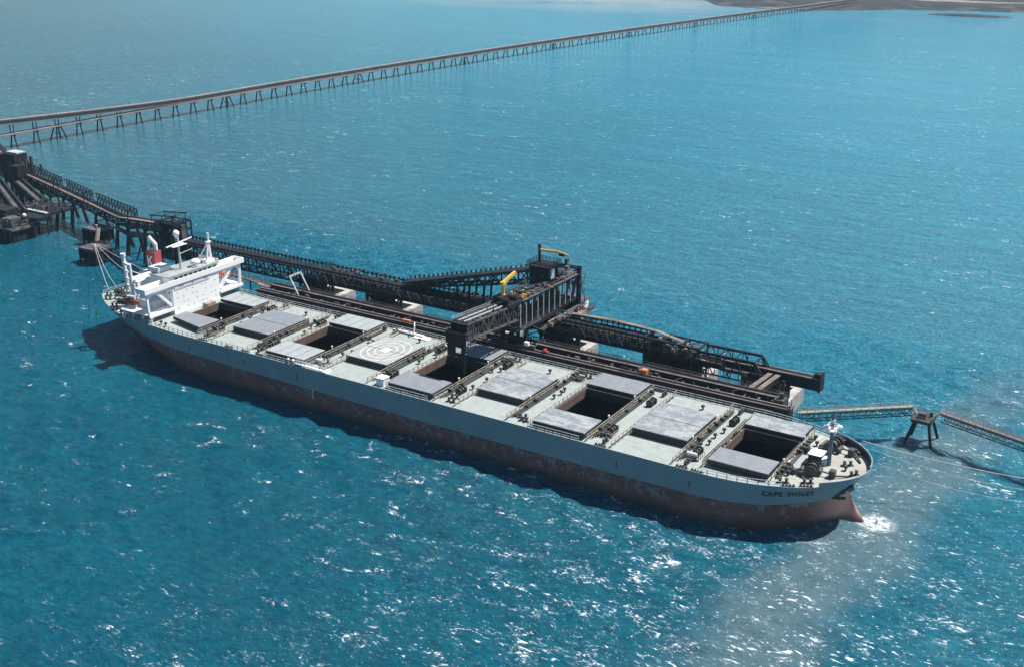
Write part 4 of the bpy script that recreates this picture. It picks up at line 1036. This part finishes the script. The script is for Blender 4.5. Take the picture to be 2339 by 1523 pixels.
gallery_span((-372,102,12),(-284,58,11),'lowest dusty side conveyor running onto the old dark platform')
gallery_span((-362,106,11.4),(-293,76,10.4),'short middle side conveyor with a pale broken cover strip')
gallery_span((-402,127,11),(-305,92.5,10.6),'side conveyor with a thin pale rail just below the approach conveyor',top='rail')
pf=thing('loading_platform','dark low platform on a black caisson at the left edge, with pale cabin','platform',(-283,52,0))
MB().box(-296,-273,45,56,-3,5.4).build('caisson_wall','steel',pf)
MB().box(-297,-272,44.4,58,5.4,6.2).build('platform_deck','steel_lt',pf)
b=MB(); b.box(-282,-276,47,52.5,6.2,10.2); b.build('cabin','steel_lt',pf)
b=MB(); b.box(-292,-286,46,50,6.2,8.4); b.beam((-292,47,6.2),(-288,45.4,10.5),.7); b.beam((-290,45.2,6.2),(-286,45.4,9.6),.9); b.build('mooring_gear','rail',pf)
b=MB(); b.box(-296,-284,50.5,57.5,6.2,12.4); b.box(-284,-270,56,62,7.6,9.4); b.build('dark_shed','steel',pf)
MB().ball((-274.6,53.2,11.0),.9,n=10,k=6).build('floodlight','white',pf)
b=MB()
for k in range(6): b.tube((-295+k*4.2,44.6,-3),(-295+k*4.2,44.6,5.2),.6,8)
b.build('fender_pile','dark',pf)
p2=thing('pile_platform','small dark pile platform with a pale edge strip beside the approach trestle','platform',(-276,70,0))
MB().box(-295,-272,62,79,8.6,9.8).build('platform_deck','steel',p2)
MB().box(-290,-272.4,62.6,64.2,9.8,10.3).build('edge_strip','rail',p2)
for i,(x,y) in enumerate(((-293,64),(-286,63),(-279,63),(-273.4,64),(-273,70),(-273,77),(-283,77))):
    MB().tube((x+random.uniform(-2,2),y-1.5,-3),(x,y,8.6),.5,8).build('pile','pile',p2)
# dolphins on the left
def dolphin(x,y,w,d,h,label):
    t_=thing('mooring_dolphin',label,'dolphin',(x,y,0),'mooring dolphins')
    b=MB(); b.box(x-w/2,x+w/2,y-d/2,y+d/2,h-1.0,h); b.build('dolphin_cap','steel_lt',t_)
    b=MB(); b.box(x-w/2+.5,x+w/2-.5,y-d/2+.5,y+d/2-.5,1.6,h-1.0); b.build('dolphin_body','steel',t_)
    b=MB()
    for i in range(4):
        for (xx,yy) in((x-w/2+.4+i*(w-.8)/3,y-d/2+.1),(x+w/2-.2,y-d/2+.4+i*(d-.8)/3)): b.tube((xx,yy,-3),(xx,yy,h-1),.38,8)
    b.build('fender_pile','pile',t_)
    b=MB(); b.tube((x+1,y-1,h),(x+1,y-1,h+1.1),.4,8); b.tube((x+1,y-1,h+.9),(x+1,y-1,h+1.3),.65,8); b.build('mooring_post','rail',t_)
    b=MB(); b.railing([(x-w/2,y+d/2,h),(x+w/2,y+d/2,h),(x+w/2,y-d/2,h)],1.1,2,.14,2); b.build('railing','steel_lt',t_); return t_
dolphin(-218.5,46.5,10.5,9,6.6,'square dark mooring dolphin holding the stern ropes')
dolphin(-241,66,10.5,9,7.4,'square dark mooring dolphin under the approach conveyor, behind the other')
ct=thing('dolphin_catwalk','short brown catwalk sloping between the two left dolphins','catwalk',(-228,57,7))
MB().beam((-236.5,63,8.2),(-222,50.4,7.2),1.8,.4).build('walkway_deck','railtop',ct)
MB().railing([(-236,62,8.4),(-221.4,49.6,7.4)],1.1,1.8,.12,2).build('railing','steel_lt',ct)
# right dolphins and catwalks
def leg_dolphin(x,y,zt,label):
    t_=thing('mooring_dolphin',label,'dolphin',(x,y,0),'mooring dolphins')
    b=MB(); b.box(x-2.8,x+2.8,y-3.2,y+3.2,zt-.9,zt); b.build('dolphin_cap','concrete_dk',t_)
    for sx,sy in((-1,-1),(1,-1),(1,1),(-1,1)):
        MB().tube((x+sx*4.4,y+sy*5.0,-3),(x+sx*2.0,y+sy*2.2,zt-1.1),.42,10).build('leg','pile',t_)
    b=MB(); b.railing([(x-2.8,y-3.2,zt),(x+2.8,y-3.2,zt),(x+2.8,y+3.2,zt),(x-2.8,y+3.2,zt),(x-2.8,y-3.2,zt)],1.2,1.8,.13,2); b.build('railing','steel_lt',t_)
    b=MB(); b.box(x-1.4,x+.6,y-1.6,y+.6,zt,zt+1.5); b.tube((x+1.6,y+1.4,zt),(x+1.6,y+1.4,zt+1.3),.45,8); b.build('mooring_hook','dark',t_); return t_
leg_dolphin(123.4,54.5,7.4,'four-legged mooring dolphin off the bow, between two catwalks')
leg_dolphin(186,37,7.4,'outer four-legged mooring dolphin holding the bow ropes, beyond the right edge')
def catwalk(a,c,label,mt,zoff=2.3):
    A,C_=Vector(a),Vector(c); t_=thing('catwalk',label,'catwalk',tuple((A+C_)/2)); d,n=seg_dir(a,c); N=round(d.length/2.0)
    dn=d.normalized()
    MB().truss(A+dn*.8-Vector((0,0,zoff)),C_-dn*.8-Vector((0,0,zoff)),1.8,zoff-.3,N,.13,chord=.2).build('lattice_span','pile',t_)
    MB().beam(A-Vector((0,0,.1)),C_-Vector((0,0,.1)),1.2,.5).build('walkway_deck',mt,t_)
    b=MB(); b.railing([tuple(A+n),tuple(C_+n)],1.1,2.2,.11,2); b.railing([tuple(A-n),tuple(C_-n)],1.1,2.2,.11,2); b.build('railing',mt,t_); return t_
catwalk((93.6,35.4,8.8),(119.8,56.0,9.2),'olive catwalk from the wharf end to the four-legged dolphin off the bow','walk')
catwalk((127.4,56.2,9.0),(181.6,39.0,9.0),'brown-grey catwalk leading from the bow dolphin out of frame right','bridge')
b=thing('catwalk_ramp','short ramps joining the catwalks to the bow dolphin top','ramp',(123,56,7))
MB().beam((119.8,56,9.2),(121.2,55.5,7.6),1.2,.25).beam((125.6,55.6,7.6),(127.4,56.2,9.0),1.2,.25).build('ramp_plate','bridge',b)
# ---------------------------------------------------------------- long jetty to the shore
jt=thing('jetty','long thin jetty on splayed pile bents running to the distant shore','jetty',(-463,700,0))
def jx(y): return 6.633e-5*y*y-.03229*y-463.2
def jz(y): return 12.6 if y<450 else lerp(12.6,8.4,min(1,(y-450)/930))
ys=[150+i*16.5 for i in range(0,90)]
lo=MB(); up=MB(); pr_=MB()
for a,c in zip(ys,ys[1:]):
    za,zc=jz(a),jz(c)
    lo.beam((jx(a),a,za-3.9),(jx(c),c,zc-3.9),6.0,.7)
    ea,ec=max(0,(335-a)/150)**1.4*5.6,max(0,(335-c)/150)**1.4*5.6
    up.beam((jx(a),a,za-1.9+ea),(jx(c),c,zc-1.9+ec),4.2,3.2)
    pr_.beam((jx(a)+2.6,a,za-.6+ea),(jx(c)+2.6,c,zc-.6+ec),.5,.5)
lo.build('road_deck','bridge',jt); up.build('conveyor_housing','bridge',jt); pr_.build('pipeline','steel_lt',jt)
sup=MB()
for y in ys:
    e=max(0,(335-y)/150)**1.4*5.6
    if e>.8: sup.beam((jx(y)+1.8,y,jz(y)-3.6),(jx(y)+1.8,y,jz(y)-3.4+e),.5); sup.beam((jx(y)-1.8,y,jz(y)-3.6),(jx(y)-1.8,y,jz(y)-3.4+e),.5)
sup.build('gallery_post','pile',jt)
def bentmb(double):
    b=MB()
    for yo in((-2.6,2.6) if double else (0,)):
        for s in(-1,1): b.tube((s*3.9,yo*1.7,-3-8),(s*1.3,yo*.6,0),.5,6)
    b.box(-2.6,2.6,-.7,.7,-.6,.2)
    if double: b.beam((-2.6,0,-4.5),(2.6,0,-4.5),.6)
    return b
p_s=p_d=None
for i,y in enumerate(ys[1:76]):
    dbl=(i%9==3); z=jz(y)-4.4; loc=(jx(y),y,z)
    if dbl:
        if p_d is None: p_d=bentmb(True).build('pile_bent','pile',jt,loc=loc)
        else: copy_part(p_d,loc,jt)
    else:
        if p_s is None: p_s=bentmb(False).build('pile_bent','pile',jt,loc=loc)
        else: copy_part(p_s,loc,jt)
# ---------------------------------------------------------------- mooring ropes
def rope(a,c,sag,label,r=.085,group='mooring ropes'):
    A,C_=Vector(a),Vector(c); b=MB(); n=14; P=[A.lerp(C_,i/n)-Vector((0,0,sag*4*(i/n)*(1-i/n))) for i in range(n+1)]
    for p,q in zip(P,P[1:]): b.tube(p,q,r,5,cap=False)
    o=b.build('mooring_rope','rope'); recentre(o); tag(o,label,'rope',group)
rope((-147.3,-3.4,13.6),(-217.5,45.5,7.6),1.5,'leftmost pale mooring rope from the stern up to the square dolphin')
rope((-147.4,.2,13.6),(-217.3,45.8,7.6),2.4,'pale mooring rope from the stern just right of the leftmost one')
rope((-139,8,13.8),(-216.8,46.2,7.7),2.2,'stern mooring rope passing behind the white kingposts')
rope((-134,15,13.8),(-216.5,46.4,7.7),1.2,'uppermost stern mooring rope meeting the dolphin from behind the kingposts')
rope((117.2,15.2,14.4),(184.6,36,8.6),2.2,'bow mooring rope leaving the port bulwark, uppermost of the bow ropes',.13)
rope((120.6,11.8,14.4),(184.6,35.4,8.6),4.2,'middle bow mooring rope sagging low towards the outer dolphin',.05)
rope((123.8,5.2,14.2),(184.6,34.8,8.6),5.6,'lowest bow mooring rope, leaving the very tip of the bow',.05)

# ---------------------------------------------------------------- loose machinery and pipework on the berth
clutter(pf,-296,-274,45.5,57,6.2,4.5,60,'steel_lt',seed=2); clutter(pf,-296,-272,46,57,6.2,5.5,26,'railtop',seed=3)
clutter(p2,-294,-273,63,78,9.8,3.0,40,'steel_lt',seed=4)
clutter(th,-361,-338,97,110,13,10,40,'steel_lt',seed=5)
clutter(tw,-177,-167,45,46,9,13,30,'steel_lt',seed=6); clutter(tw,-176,-168,46.5,53,22.6,2.6,18,'steel_lt',seed=7)
clutter(ld,0,7.5,27,58,28.2,1.6,60,'steel_lt',seed=8); clutter(ld,0,7.5,27,44,28.2,1.3,16,'yellow',name='hydraulic_unit',seed=9)
clutter(ld,8.4,10.2,37,60,16.9,1.4,34,'ore',seed=10); clutter(ld,-1,8,28,44,14.6,4.5,26,'steel',seed=11); clutter(ld,2.4,7.6,-2,22,28.4,1.2,14,'steel_lt',seed=14)
clutter(dr,41,58,46,52,13,4,50,'steel_lt',seed=12); clutter(dr,41,58,45.8,52,9.4,3.2,22,'steel',seed=13)
clutter(wh,-100,88,29.2,32.8,11.4,1.2,70,'steel_lt',name='deck_equipment',seed=15)
clutter(ga,-96,38,48,51,16.9,1.2,60,'steel_lt',name='idler_guard',seed=16)
